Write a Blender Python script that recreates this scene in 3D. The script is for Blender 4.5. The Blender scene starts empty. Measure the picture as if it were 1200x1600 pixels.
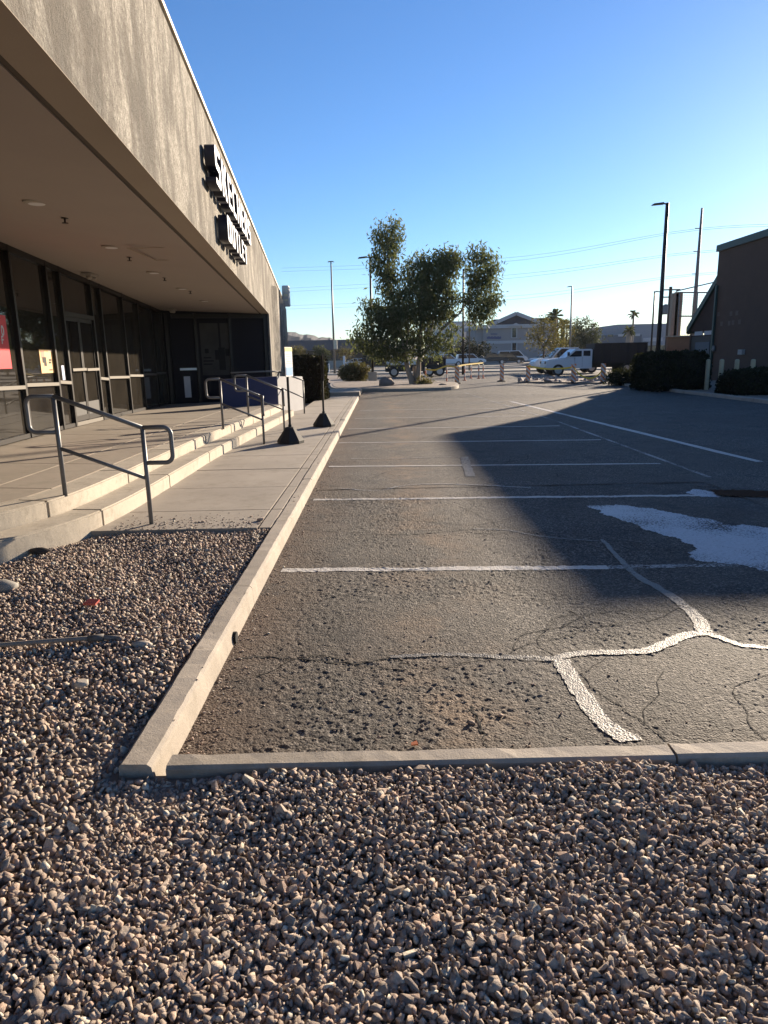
import bpy, bmesh, math, random
import numpy as np
from mathutils import Vector, Matrix
random.seed(7); rng = np.random.default_rng(11)
R = math.radians
SC = bpy.context.scene
COL = SC.collection
# ------------------------------------------------------------------ camera, sky, sun, exposure
CAM_H = 1.65; FPX = 1080.0
pitch = math.atan(243.0/FPX); roll = R(1.2)
fw = Vector((0, math.cos(pitch), -math.sin(pitch)))
up0 = Vector((0, math.sin(pitch), math.cos(pitch))); rt0 = Vector((1, 0, 0))
rt = math.cos(roll)*rt0 - math.sin(roll)*up0
up = math.cos(roll)*up0 + math.sin(roll)*rt0
cd = bpy.data.cameras.new('camera'); cam = bpy.data.objects.new('camera', cd); COL.objects.link(cam)
M3 = Matrix((rt, up, -fw)).transposed()
cam.matrix_world = Matrix.Translation((0, 0, CAM_H)) @ M3.to_4x4()
cd.sensor_fit = 'HORIZONTAL'; cd.sensor_width = 36; cd.lens = 36*FPX/1200; cd.clip_start = .05; cd.clip_end = 9000
SC.camera = cam
SUN_AZ, SUN_EL = R(35), R(13.65)
w = bpy.data.worlds.new("World"); SC.world = w; w.use_nodes = True
nt = w.node_tree; nt.nodes.clear()
sky = nt.nodes.new('ShaderNodeTexSky'); sky.sky_type = 'NISHITA'; sky.sun_disc = False
sky.sun_elevation = SUN_EL; sky.sun_rotation = SUN_AZ; sky.altitude = 350; sky.air_density = 1.0; sky.dust_density = .14; sky.ozone_density = 4.5
bg = nt.nodes.new('ShaderNodeBackground'); bg.inputs[1].default_value = .067
wo = nt.nodes.new('ShaderNodeOutputWorld')
hs_ = nt.nodes.new('ShaderNodeHueSaturation'); hs_.inputs['Saturation'].default_value = 1.08; hs_.inputs['Hue'].default_value = .506
nt.links.new(sky.outputs[0], hs_.inputs['Color']); nt.links.new(hs_.outputs[0], bg.inputs[0]); nt.links.new(bg.outputs[0], wo.inputs[0])
sd = bpy.data.lights.new('sun', 'SUN'); sun = bpy.data.objects.new('sun', sd); COL.objects.link(sun)
sd.energy = 5.0; sd.angle = R(.53); sd.color = (1, .83, .63)
sv = Vector((math.sin(SUN_AZ)*math.cos(SUN_EL), math.cos(SUN_AZ)*math.cos(SUN_EL), math.sin(SUN_EL)))
sun.rotation_euler = sv.to_track_quat('Z', 'Y').to_euler(); sun.location = (30, 40, 30)
SC.view_settings.view_transform = 'Standard'; SC.view_settings.look = 'None'
SC.view_settings.exposure = 1.45; SC.view_settings.gamma = 1; SC.view_settings.use_curve_mapping = False

# ------------------------------------------------------------------ survey helpers (photo measurement -> metres)
def ray(x, y): return fw*FPX + rt*(x-600) - up*(y-800)
O = Vector((0, 0, CAM_H))
def G(x, y, z=0.0):
    d = ray(x, y); return O + d*((z-CAM_H)/d.z)
def AT(x, y, Y):
    d = ray(x, y); return O + d*(Y/d.y)
def PL(x, y, p0, p1):
    n = Vector((p1[1]-p0[1], -(p1[0]-p0[0]), 0)); d = ray(x, y)
    return O + d*((Vector((p0[0], p0[1], 0))-O).dot(n)/d.dot(n))

# ------------------------------------------------------------------ materials
def mat(name):
    m = bpy.data.materials.new(name); m.use_nodes = True
    t = m.node_tree; b = t.nodes['Principled BSDF']
    return m, t, b
def nd(t, typ, **kw):
    n = t.nodes.new(typ)
    for k, v in kw.items():
        if k.startswith('i_'):
            n.inputs[k[2:].replace('_', ' ')].default_value = v
        else: setattr(n, k, v)
    return n
def pos(t): return nd(t, 'ShaderNodeNewGeometry').outputs['Position']
def noise(t, vec, scale, detail=4, rough=.6, out='Fac'):
    n = nd(t, 'ShaderNodeTexNoise'); n.inputs['Scale'].default_value = scale; n.inputs['Detail'].default_value = detail
    n.inputs['Roughness'].default_value = rough; t.links.new(vec, n.inputs['Vector']); return n.outputs[out]
def voro(t, vec, scale, feat='F1', out='Distance'):
    n = nd(t, 'ShaderNodeTexVoronoi'); n.feature = feat; n.inputs['Scale'].default_value = scale
    t.links.new(vec, n.inputs['Vector']); return n.outputs[out]
def ramp(t, fac, stops, interp='LINEAR'):
    n = nd(t, 'ShaderNodeValToRGB'); n.color_ramp.interpolation = interp
    el = n.color_ramp.elements
    while len(el) < len(stops): el.new(.5)
    for e, (p, c) in zip(el, stops):
        e.position = p; e.color = (c, c, c, 1) if isinstance(c, (int, float)) else (*c, 1)
    t.links.new(fac, n.inputs[0]); return n.outputs[0]
def mix(t, fac, a, b, blend='MIX'):
    n = nd(t, 'ShaderNodeMix', data_type='RGBA', blend_type=blend)
    for k, v in ((0, fac), (6, a), (7, b)):
        s = n.inputs[k]
        if hasattr(v, 'links'): t.links.new(v, s)
        elif isinstance(v, (int, float)): s.default_value = v if k == 0 else (v, v, v, 1)
        else: s.default_value = (*v, 1)
    return n.outputs[2]
def math_(t, op, a, b=None, clamp=False):
    n = nd(t, 'ShaderNodeMath', operation=op, use_clamp=clamp)
    for s, v in ((n.inputs[0], a), (n.inputs[1], b)):
        if v is None: continue
        if hasattr(v, 'links'): t.links.new(v, s)
        else: s.default_value = v
    return n.outputs[0]
def scalev(t, vec, s):
    n = nd(t, 'ShaderNodeMapping'); n.inputs['Scale'].default_value = s; t.links.new(vec, n.inputs[0]); return n.outputs[0]
def bump(t, b, h, strength, dist):
    n = nd(t, 'ShaderNodeBump'); n.inputs['Strength'].default_value = strength; n.inputs['Distance'].default_value = dist
    t.links.new(h, n.inputs['Height']); t.links.new(n.outputs[0], b.inputs['Normal']); return n
MC = {}
def simple(name, col, rough=.6, metal=0, var=.18, ns=5, bs=0, bd=.004, spec=.4):
    if name in MC: return MC[name]
    m, t, b = mat(name); p = pos(t)
    c = mix(t, noise(t, p, ns, 5), tuple(x*(1-var) for x in col), tuple(min(1, x*(1+var)) for x in col))
    t.links.new(c, b.inputs['Base Color']); b.inputs['Roughness'].default_value = rough; b.inputs['Metallic'].default_value = metal
    b.inputs['Specular IOR Level'].default_value = spec
    if bs: bump(t, b, noise(t, p, bs, 4), .6, bd)
    MC[name] = m; return m
def concrete(name, col, stain=.5, bs=160, bd=.0015, dark=(.2, .17, .13)):
    m, t, b = mat(name); p = pos(t)
    a = noise(t, p, .9, 6, .65); f = noise(t, p, 70, 3, .7)
    c = mix(t, ramp(t, a, [(.3, 0), (.72, 1)]), tuple(x*.78 for x in col), tuple(x*1.1 for x in col))
    c = mix(t, ramp(t, f, [(.3, .0), (.7, .28)]), c, tuple(x*.6 for x in col))
    s = noise(t, p, 2.6, 10, .8)
    c = mix(t, math_(t, 'MULTIPLY', ramp(t, s, [(.50, 0), (.64, 1)]), stain), c, dark)
    gum = ramp(t, voro(t, p, 2.6), [(.035, .55), (.05, 0)]); c = mix(t, gum, c, dark)
    pit = voro(t, p, 45); pr = ramp(t, pit, [(.02, 1), (.09, 0)])
    c = mix(t, math_(t, 'MULTIPLY', pr, .35), c, dark)
    t.links.new(c, b.inputs['Base Color']); b.inputs['Roughness'].default_value = .85
    h = math_(t, 'ADD', noise(t, p, bs, 4, .7), math_(t, 'MULTIPLY', noise(t, p, 9, 3), 2.0))
    bump(t, b, h, .7, bd); return m
M_conc = concrete('concrete_walk', (.345, .30, .245), .65)
M_deck = concrete('concrete_deck', (.285, .24, .19), .75)
M_kerb = concrete('concrete_kerb', (.37, .32, .26), .7, 120, .003)
M_step = concrete('concrete_step', (.45, .395, .315), .6, 130, .003)
M_pale = concrete('pale_concrete', (.42, .38, .32), .3)

def asphalt():
    m, t, b = mat('asphalt'); p = pos(t)
    cell = voro(t, p, 82, 'F1', 'Color'); dist = voro(t, p, 82)
    sep = nd(t, 'ShaderNodeSeparateColor'); t.links.new(cell, sep.inputs[0])
    agg = ramp(t, sep.outputs[0], [(0, (.022, .020, .018)), (.35, (.050, .044, .038)), (.7, (.102, .088, .073)), (1, (.34, .30, .25))])
    big = noise(t, p, .45, 5, .6)
    c = mix(t, ramp(t, big, [(.38, 0), (.62, .6)]), agg, (.080, .062, .047))
    fine = noise(t, p, 330, 2)
    c = mix(t, ramp(t, fine, [(.35, .5), (.6, 0)]), c, (.03, .027, .024))
    # wheel-worn hollow in the middle of each stall and silt washed along the kerb
    sx = nd(t, 'ShaderNodeSeparateXYZ'); t.links.new(p, sx.inputs[0])
    wob = noise(t, p, 1.6, 4, .65)
    ax = math_(t, 'ABSOLUTE', math_(t, 'SUBTRACT', sx.outputs[0], .35))
    band = ramp(t, math_(t, 'ADD', ax, math_(t, 'MULTIPLY', wob, .9)), [(.45, 1), (1.15, 0)])
    patch = ramp(t, noise(t, p, .95, 6, .68), [(.46, 0), (.60, 1)])
    silt = math_(t, 'MULTIPLY', band, patch)
    c = mix(t, math_(t, 'MULTIPLY', silt, .8), c, (.20, .135, .085))
    edge = ramp(t, math_(t, 'ADD', sx.outputs[0], math_(t, 'MULTIPLY', wob, .5)), [(-.55 + .9, 0), (.0 + .9, 1)])
    e2 = math_(t, 'ADD', math_(t, 'ADD', sx.outputs[0], .9), math_(t, 'MULTIPLY', math_(t, 'SUBTRACT', wob, .5), .7))
    er = ramp(t, e2, [(.03, .8), (.55, 0)])
    c = mix(t, er, c, (.095, .060, .038))
    dk = ramp(t, noise(t, p, 1.7, 8, .78), [(.52, 0), (.64, .7)])
    c = mix(t, dk, c, (.028, .026, .024))
    t.links.new(c, b.inputs['Base Color']); b.inputs['Roughness'].default_value = .8; b.inputs['Specular IOR Level'].default_value = .35
    # relief: exposed aggregate, ravelled holes where worn
    rough = ramp(t, noise(t, p, 1.1, 4, .6), [(.38, .45), (.62, 1)])
    h1 = math_(t, 'MULTIPLY', math_(t, 'SUBTRACT', 1.0, dist), rough)
    hole = ramp(t, noise(t, p, 21, 6, .8), [(.38, 0), (.52, 1)])
    h = math_(t, 'ADD', h1, math_(t, 'MULTIPLY', math_(t, 'MULTIPLY', hole, rough), .35))
    h = math_(t, 'ADD', h, math_(t, 'MULTIPLY', fine, .25))
    bump(t, b, h, 1.0, .010)
    return m
M_asph = asphalt()
M_asph_far = simple('asphalt_far', (.075, .066, .058), .85, var=.35, ns=.6, bs=60, bd=.004)
def worn_paint_or_sheen(name, col, wear, rough=.6, ws=38, spec=.4):
    m, t, b = mat(name); p = pos(t)
    n1 = noise(t, p, ws, 5, .75); n2 = noise(t, p, 1.3, 3)
    f = math_(t, 'ADD', math_(t, 'MULTIPLY', n1, .75), math_(t, 'MULTIPLY', n2, .45))
    a = ramp(t, f, [(wear-.06, 0), (wear+.05, 1)])
    t.links.new(mix(t, noise(t, p, 26, 6, .8), tuple(x*.45 for x in col), tuple(x*1.2 for x in col)), b.inputs['Base Color'])
    b.inputs['Roughness'].default_value = rough; b.inputs['Specular IOR Level'].default_value = spec
    t.links.new(a, b.inputs['Alpha'])
    bump(t, b, math_(t, 'SUBTRACT', 1.0, voro(t, p, 105)), .8, .004)
    return m
M_line = worn_paint_or_sheen('stall_paint', (.60, .56, .50), .49)
M_line_old = worn_paint_or_sheen('faded_paint', (.36, .34, .31), .58)
M_seal = worn_paint_or_sheen('crack_sealant', (.29, .27, .235), .47, .6, 34, .4)
M_seal_dark = worn_paint_or_sheen('dark_sealant', (.17, .16, .145), .53, .6, 30)  # darker, more broken tone of the crack filler
M_skysheen = worn_paint_or_sheen('sky_sheen_white', (.50, .51, .53), .535, .5, 46)  # sky reflection on the asphalt, put into a pale patchy colour
M_crack = simple('crack_dark', (.012, .011, .01), .95)
M_water = simple('puddle_water', (.012, .012, .013), .04, var=.05, spec=.6)

def stucco(name, col):
    m, t, b = mat(name); p = pos(t)
    wv = noise(t, p, 1.1, 4, .6, 'Color'); pw = mix(t, .5, p, wv, 'ADD')
    st = noise(t, scalev(t, pw, (1, 1.2, .5)), 1.1, 9, .70)
    st2 = noise(t, scalev(t, pw, (1, 2.2, .8)), 2.4, 7, .75)
    c = mix(t, ramp(t, st, [(.42, 1), (.57, 0)]), tuple(x*1.15 for x in col), tuple(x*.38 for x in col))
    c = mix(t, ramp(t, st2, [(.40, .75), (.55, 0)]), c, (.15, .132, .11))
    gr = noise(t, p, 30, 5, .85)
    c = mix(t, ramp(t, gr, [(.40, .7), (.60, 0)]), c, (.12, .105, .088))
    t.links.new(c, b.inputs['Base Color']); b.inputs['Roughness'].default_value = .92; b.inputs['Specular IOR Level'].default_value = .2
    h = math_(t, 'ADD', noise(t, p, 34, 5, .8), math_(t, 'MULTIPLY', noise(t, p, 6, 3), .9))
    bump(t, b, h, 1.0, .022); return m
M_stucco = stucco('sandblasted_concrete', (.40, .375, .325))
M_soffit = simple('soffit_stucco', (.40, .345, .30), .9, var=.06, ns=1.2, bs=110, bd=.0015)
M_beam = simple('beam_underside', (.40, .335, .26), .9, var=.08, ns=1.5, bs=90, bd=.002)
M_vent = simple('vent_mesh', (.10, .08, .062), .8, bs=300, bd=.003)
M_bronze = simple('bronze_frame', (.022, .02, .02), .38, .5, var=.1)
M_alu = simple('dull_aluminium', (.085, .075, .063), .55, .3, var=.1)
M_doorpan = simple('door_kickplate', (.035, .035, .037), .5, .4)
M_capmetal = simple('cap_flashing', (.42, .37, .30), .6, .2)
M_black = simple('black_plastic', (.014, .014, .015), .5)
M_rubber = simple('black_rubber', (.022, .021, .021), .75, bs=60, bd=.003)
M_rail = simple('grey_rail', (.17, .17, .17), .48, .3, var=.18, ns=14)
M_navy = simple('navy_panel', (.006, .006, .012), .55, var=.15, spec=.15)
M_bluewall = simple('blue_painted_wall', (.026, .031, .085), .7, var=.2, ns=3, bs=60)
M_greywall = simple('grey_painted_wall', (.30, .30, .31), .8, var=.2, ns=2, bs=50)
M_white = simple('white_paint', (.72, .72, .72), .5, var=.05)
M_signwhite = simple('sign_face_white', (.80, .80, .82), .35, var=.03)
M_signnavy = simple('sign_return_navy', (.010, .010, .022), .4)
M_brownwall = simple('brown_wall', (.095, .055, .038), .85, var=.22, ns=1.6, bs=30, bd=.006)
M_green = simple('green_roof_metal', (.032, .058, .052), .5, .2)
M_orange_wall = simple('orange_block', (.24, .115, .06), .9, var=.2, ns=3, bs=20)
M_pillar = simple('tan_pillar', (.36, .27, .19), .85, bs=20)
M_cream = simple('cream_post', (.36, .31, .20), .7)
M_bark = simple('pale_bark', (.30, .24, .18), .9, var=.35, ns=9, bs=30, bd=.01)
M_barkd = simple('dark_bark', (.12, .085, .06), .9, var=.3, ns=9, bs=30, bd=.01)
M_pole_d = simple('bronze_pole', (.030, .026, .024), .5, .3)
M_pole_g = simple('grey_pole', (.20, .195, .19), .5, .5)
M_pole_t = simple('steel_mast', (.20, .16, .14), .6, .4)
M_tyre = simple('tyre', (.02, .02, .02), .85)
M_rim = simple('rim', (.45, .45, .46), .35, .7)
M_glass_d = simple('car_glass', (.02, .025, .03), .08, var=.05, spec=.6)
M_carwhite = simple('car_white', (.68, .69, .70), .25, var=.03)
M_carsilver = simple('car_silver', (.42, .47, .55), .28, .4, var=.03)
M_cardark = simple('car_charcoal', (.035, .04, .047), .25, .2, var=.05)
M_carblack = simple('car_black', (.016, .016, .018), .2, var=.05)
M_box = simple('rusty_brown_bed', (.036, .024, .020), .75, var=.25, ns=3, bs=20)
M_hotel = simple('hotel_stucco', (.30, .275, .265), .9, var=.06, ns=.4)
M_hotel2 = simple('hotel_trim', (.45, .44, .44), .8, var=.05)
M_roofdark = simple('dark_shingle', (.055, .052, .062), .9, var=.2, ns=3)
M_office = simple('office_grey', (.26, .27, .29), .85, var=.06, ns=.4)
M_office_d = simple('office_dark', (.12, .13, .15), .7, var=.1, ns=.4)
M_whitebld = simple('white_stucco', (.62, .60, .58), .85, var=.05)
M_bridge = simple('overpass_dark', (.085, .09, .11), .9, var=.1, ns=.4)
M_tape = simple('yellow_tape', (.78, .52, .05), .5, var=.05)
M_dirt = concrete('desert_dirt', (.26, .20, .15), .5, 60, .01, (.12, .09, .07))
M_boulder = simple('boulder', (.22, .17, .135), .95, var=.35, ns=6, bs=18, bd=.03)
M_red = simple('poster_red', (.75, .02, .035), .35, var=.03)
M_wire = simple('wire_grey', (.20, .21, .23), .6)
M_hill = simple('hill_rock', (.045, .046, .052), .95, var=.35, ns=.02)
M_wood = simple('wood_pole', (.10, .075, .055), .9, var=.3, ns=6)

def striped(name, a, b_, period, ang=1.0):
    m, t, b = mat(name)
    tc = nd(t, 'ShaderNodeTexCoord'); s = nd(t, 'ShaderNodeSeparateXYZ'); t.links.new(tc.outputs['Object'], s.inputs[0])
    v = math_(t, 'ADD', s.outputs[2], math_(t, 'MULTIPLY', s.outputs[0], ang))
    f = math_(t, 'FRACT', math_(t, 'MULTIPLY', v, 1/period))
    k = math_(t, 'GREATER_THAN', f, .5)
    t.links.new(mix(t, k, a, b_), b.inputs['Base Color']); b.inputs['Roughness'].default_value = .5
    return m
M_barr = striped('barricade_stripe', (.62, .22, .07), (.62, .58, .54), .26)
def leafmat(name, cols, trans=.35):
    m, t, b = mat(name)
    g = nd(t, 'ShaderNodeNewGeometry')
    c = ramp(t, g.outputs['Random Per Island'], [(i/(len(cols)-1), x) for i, x in enumerate(cols)])
    t.links.new(c, b.inputs['Base Color']); b.inputs['Roughness'].default_value = .65; b.inputs['Specular IOR Level'].default_value = .12
    tr = nd(t, 'ShaderNodeBsdfTranslucent'); t.links.new(mix(t, .5, c, (.10, .11, .02)), tr.inputs[0])
    ms = nd(t, 'ShaderNodeMixShader'); ms.inputs[0].default_value = trans
    t.links.new(b.outputs[0], ms.inputs[1]); t.links.new(tr.outputs[0], ms.inputs[2])
    t.links.new(ms.outputs[0], t.nodes['Material Output'].inputs[0]); return m
M_leaf_e = leafmat('eucalyptus_leaf', [(.06, .078, .036), (.10, .122, .058), (.15, .17, .085), (.085, .10, .048), (.18, .19, .105)], .5)
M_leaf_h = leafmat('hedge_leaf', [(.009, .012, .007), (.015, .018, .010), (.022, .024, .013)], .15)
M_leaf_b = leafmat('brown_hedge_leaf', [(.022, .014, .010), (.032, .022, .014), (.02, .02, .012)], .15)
M_leaf_y = leafmat('yellow_leaf', [(.16, .12, .04), (.12, .10, .035), (.2, .14, .05), (.10, .10, .04)])
M_leaf_g = leafmat('grey_green_leaf', [(.06, .07, .045), (.09, .10, .06), (.045, .055, .03)])
M_leaf_o = leafmat('dry_shrub_leaf', [(.12, .07, .035), (.09, .085, .04), (.14, .10, .05), (.07, .075, .035)])
M_leaf_p = leafmat('palm_leaf', [(.05, .065, .03), (.08, .09, .045)])
def stonemat():
    m, t, b = mat('crushed_granite')
    g = nd(t, 'ShaderNodeNewGeometry'); oi = nd(t, 'ShaderNodeObjectInfo')
    f = math_(t, 'FRACT', math_(t, 'ADD', g.outputs['Random Per Island'], oi.outputs['Random']))
    c = ramp(t, f, [(0, (0.286, 0.230, 0.188)), (.12, (0.493, 0.388, 0.304)), (.24, (0.281, 0.224, 0.185)), (.36, (0.498, 0.371, 0.290)), (.48, (0.368, 0.306, 0.255)),
                    (.58, (0.610, 0.491, 0.384)), (.68, (0.248, 0.195, 0.159)), (.78, (0.451, 0.314, 0.242)), (.88, (0.700, 0.637, 0.512)), (.95, (0.326, 0.233, 0.183)), (1, (0.353, 0.290, 0.242))], 'CONSTANT')
    p = pos(t)
    c = mix(t, ramp(t, noise(t, p, 95, 5, .75), [(.38, .6), (.66, 0)]), c, (.19, .155, .125))
    c = mix(t, ramp(t, noise(t, p, 260, 3, .7), [(.56, 0), (.72, .5)]), c, (.55, .49, .41))
    t.links.new(c, b.inputs['Base Color']); b.inputs['Roughness'].default_value = .88; b.inputs['Specular IOR Level'].default_value = .25
    bump(t, b, noise(t, p, 130, 5, .75), .9, .004); return m
M_stone = stonemat()
def glassmat():
    m, t, b = mat('tinted_shop_glass')
    t.nodes.remove(b)
    gl = nd(t, 'ShaderNodeBsdfGlossy'); gl.inputs['Roughness'].default_value = .02; gl.inputs['Color'].default_value = (.9, .92, .95, 1)
    tr = nd(t, 'ShaderNodeBsdfTransparent'); tr.inputs[0].default_value = (.30, .29, .27, 1)
    df = nd(t, 'ShaderNodeBsdfDiffuse'); df.inputs[0].default_value = (.16, .14, .115, 1)
    lw = nd(t, 'ShaderNodeFresnel'); lw.inputs[0].default_value = 1.5
    d = ramp(t, noise(t, pos(t), 2.2, 5), [(.3, .12), (.7, .22)])
    m1 = nd(t, 'ShaderNodeMixShader'); t.links.new(d, m1.inputs[0]); t.links.new(tr.outputs[0], m1.inputs[1]); t.links.new(df.outputs[0], m1.inputs[2])
    m2 = nd(t, 'ShaderNodeMixShader'); t.links.new(lw.outputs[0], m2.inputs[0]); t.links.new(m1.outputs[0], m2.inputs[1]); t.links.new(gl.outputs[0], m2.inputs[2])
    t.links.new(m2.outputs[0], t.nodes['Material Output'].inputs[0]); return m
M_glass = glassmat()

# ------------------------------------------------------------------ mesh builder
class MB:
    def __init__(s): s.v = []; s.f = []; s.mi = []; s.m = 0
    def face(s, pts):
        k = len(s.v); s.v += [tuple(p) for p in pts]; s.f.append(tuple(range(k, k+len(pts)))); s.mi.append(s.m)
    def prism(s, bot, top):
        n = len(bot); k = len(s.v); s.v += [tuple(p) for p in bot] + [tuple(p) for p in top]
        s.f.append(tuple(range(k+n-1, k-1, -1))); s.f.append(tuple(range(k+n, k+2*n))); s.mi += [s.m, s.m]
        for i in range(n):
            j = (i+1) % n; s.f.append((k+i, k+j, k+n+j, k+n+i)); s.mi.append(s.m)
        return s
    def slab(s, poly, z0, z1):          # poly counter-clockwise (x,y)
        a = sum(poly[i][0]*poly[(i+1) % len(poly)][1]-poly[(i+1) % len(poly)][0]*poly[i][1] for i in range(len(poly)))
        if a < 0: poly = poly[::-1]
        return s.prism([(p[0], p[1], z0) for p in poly], [(p[0], p[1], z1) for p in poly])
    def box(s, x0, x1, y0, y1, z0, z1): return s.slab([(x0, y0), (x1, y0), (x1, y1), (x0, y1)], z0, z1)
    def obox(s, c, ax, ay, az, hx, hy, hz):   # oriented box
        c = Vector(c); ax, ay, az = Vector(ax)*hx, Vector(ay)*hy, Vector(az)*hz
        b = [c-ax-ay-az, c+ax-ay-az, c+ax+ay-az, c-ax+ay-az]; tp = [p+2*az for p in b]
        return s.prism(b, tp)
    def beam(s, a, b, wd, ht, upv=(0, 0, 1)):
        a, b = Vector(a), Vector(b); d = (b-a); L = d.length; d.normalize()
        sd_ = d.cross(Vector(upv)); sd_.normalize(); u = sd_.cross(d)
        return s.obox((a+b)/2, d, sd_, u, L/2, wd/2, ht/2)
    def tube(s, pts, rad, n=10, cap=True):
        pts = [Vector(p) for p in pts]; k0 = len(s.v); N = len(pts)
        rad = rad if hasattr(rad, '__len__') else [rad]*N
        prev = None
        for i, p in enumerate(pts):
            d = (pts[min(i+1, N-1)]-pts[max(i-1, 0)]); d.normalize()
            if prev is None:
                a = Vector((0, 0, 1)) if abs(d.z) < .9 else Vector((1, 0, 0)); u = d.cross(a); u.normalize()
            else: u = prev - d*prev.dot(d); u.normalize()
            prev = u; v = d.cross(u)
            for j in range(n):
                an = 2*math.pi*j/n; s.v.append(tuple(p+(u*math.cos(an)+v*math.sin(an))*rad[i]))
        for i in range(N-1):
            for j in range(n):
                a = k0+i*n+j; b = k0+i*n+(j+1) % n; s.f.append((a, b, b+n, a+n)); s.mi.append(s.m)
        if cap:
            s.f.append(tuple(range(k0+n-1, k0-1, -1))); s.f.append(tuple(range(k0+(N-1)*n, k0+N*n))); s.mi += [s.m, s.m]
        return s
    def lathe(s, c, prof, n=16):       # prof [(r,z)]
        c = Vector(c); k0 = len(s.v)
        for r, z in prof:
            for j in range(n):
                a = 2*math.pi*j/n; s.v.append((c.x+r*math.cos(a), c.y+r*math.sin(a), c.z+z))
        for i in range(len(prof)-1):
            for j in range(n):
                a = k0+i*n+j; b = k0+i*n+(j+1) % n; s.f.append((a, b, b+n, a+n)); s.mi.append(s.m)
        s.f.append(tuple(range(k0+n-1, k0-1, -1))); s.f.append(tuple(range(k0+(len(prof)-1)*n, k0+len(prof)*n))); s.mi += [s.m, s.m]
        return s
    def sheet(s, poly, z): 
        a = sum(poly[i][0]*poly[(i+1) % len(poly)][1]-poly[(i+1) % len(poly)][0]*poly[i][1] for i in range(len(poly)))
        if a < 0: poly = poly[::-1]
        s.face([(p[0], p[1], z) for p in poly]); return s
ORG = {}
def tag(o, label=None, cat=None, group=None, kind=None):
    if label: o['label'] = label
    if cat: o['category'] = cat
    if group: o['group'] = group
    if kind: o['kind'] = kind
    return o
def build(name, mb, mats, parent=None, smooth=False, local=False, bev=0, **kw):
    """link one mesh object; vertices are in world metres unless local"""
    me = bpy.data.meshes.new(name); o = bpy.data.objects.new(name, me)
    org = ORG.get(parent.name, Vector()) if parent else Vector()
    off = Vector() if local else org
    me.from_pydata([(p[0]-off.x, p[1]-off.y, p[2]-off.z) for p in mb.v], [], mb.f)
    mats = mats if isinstance(mats, (list, tuple)) else [mats]
    for m in mats: me.materials.append(m)
    if len(mats) > 1: me.polygons.foreach_set('material_index', mb.mi)
    if smooth: me.polygons.foreach_set('use_smooth', [True]*len(me.polygons))
    me.update(); COL.objects.link(o)
    if bev:
        bm = bmesh.new(); bm.from_mesh(me); bmesh.ops.remove_doubles(bm, verts=bm.verts, dist=1e-5)
        bmesh.ops.recalc_face_normals(bm, faces=bm.faces)
        es = [e for e in bm.edges if len(e.link_faces) == 2 and e.calc_face_angle(0) > .6]
        bmesh.ops.bevel(bm, geom=es, offset=bev, segments=2, affect='EDGES', clamp_overlap=True)
        bm.to_mesh(me); bm.free()
    if parent: o.parent = parent
    ORG[o.name] = org if parent else Vector()
    return tag(o, **kw)
def thing(name, loc, label, cat, group=None, rz=0):
    o = bpy.data.objects.new(name, None); o.empty_display_size = .1; COL.objects.link(o); o.location = loc; o.rotation_euler.z = rz
    ORG[o.name] = Vector(loc); return tag(o, label, cat, group)
def setting(name, loc=(0, 0, 0)):
    o = bpy.data.objects.new(name, None); COL.objects.link(o); o.location = loc; ORG[o.name] = Vector(loc); return tag(o, kind='structure')
def copy_tree(o, parent=None):
    c = o.copy(); COL.objects.link(c); c.parent = parent
    for ch in list(o.children): copy_tree(ch, c)
    return c
def catmull(P, k=6):
    P = [Vector(p) for p in P]; out = []
    for i in range(len(P)-1):
        a, b, c, d = P[max(i-1, 0)], P[i], P[i+1], P[min(i+2, len(P)-1)]
        for j in range(k):
            t = j/k; out.append(.5*((2*b)+(c-a)*t+(2*a-5*b+4*c-d)*t*t+(3*b-a-3*c+d)*t**3))
    out.append(P[-1]); return out
def ribbon(pts, wd, z, jit=0, dk=None):
    mb = MB(); pts = [Vector((p[0], p[1], 0)) for p in pts]; NC = 7 if dk is not None else 2
    if dk is not None:
        q = []; w2 = []; wl = list(wd) if hasattr(wd, '__len__') else [wd]*len(pts)
        for i in range(len(pts)-1):
            k = max(1, int((pts[i+1]-pts[i]).length/.02))
            for e in range(k): q.append(pts[i].lerp(pts[i+1], e/k)); w2.append(wl[i]+(wl[i+1]-wl[i])*e/k)
        pts = q+[pts[-1]]; wd = w2+[wl[-1]]
    n_ = len(pts); ja = jb = 0
    for i, p in enumerate(pts):
        d = pts[min(i+1, n_-1)]-pts[max(i-1, 0)]; d.normalize(); n = Vector((-d.y, d.x, 0))
        wi = (wd[i] if hasattr(wd, '__len__') else wd)/2
        ja = ja*.7+random.uniform(-jit, jit)*.5; jb = jb*.7+random.uniform(-jit, jit)*.5
        a, b = p+n*wi*(1+ja), p-n*wi*(1+jb)
        for c in range(NC):
            v = a.lerp(b, c/(NC-1)); mb.v.append((v.x, v.y, drape(v.x, v.y, dk, z) if dk is not None else z))
    mb.f = [(i*NC+c, i*NC+c+1, (i+1)*NC+c+1, (i+1)*NC+c) for i in range(n_-1) for c in range(NC-1)]; mb.mi = [0]*len(mb.f)
    return mb

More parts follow.
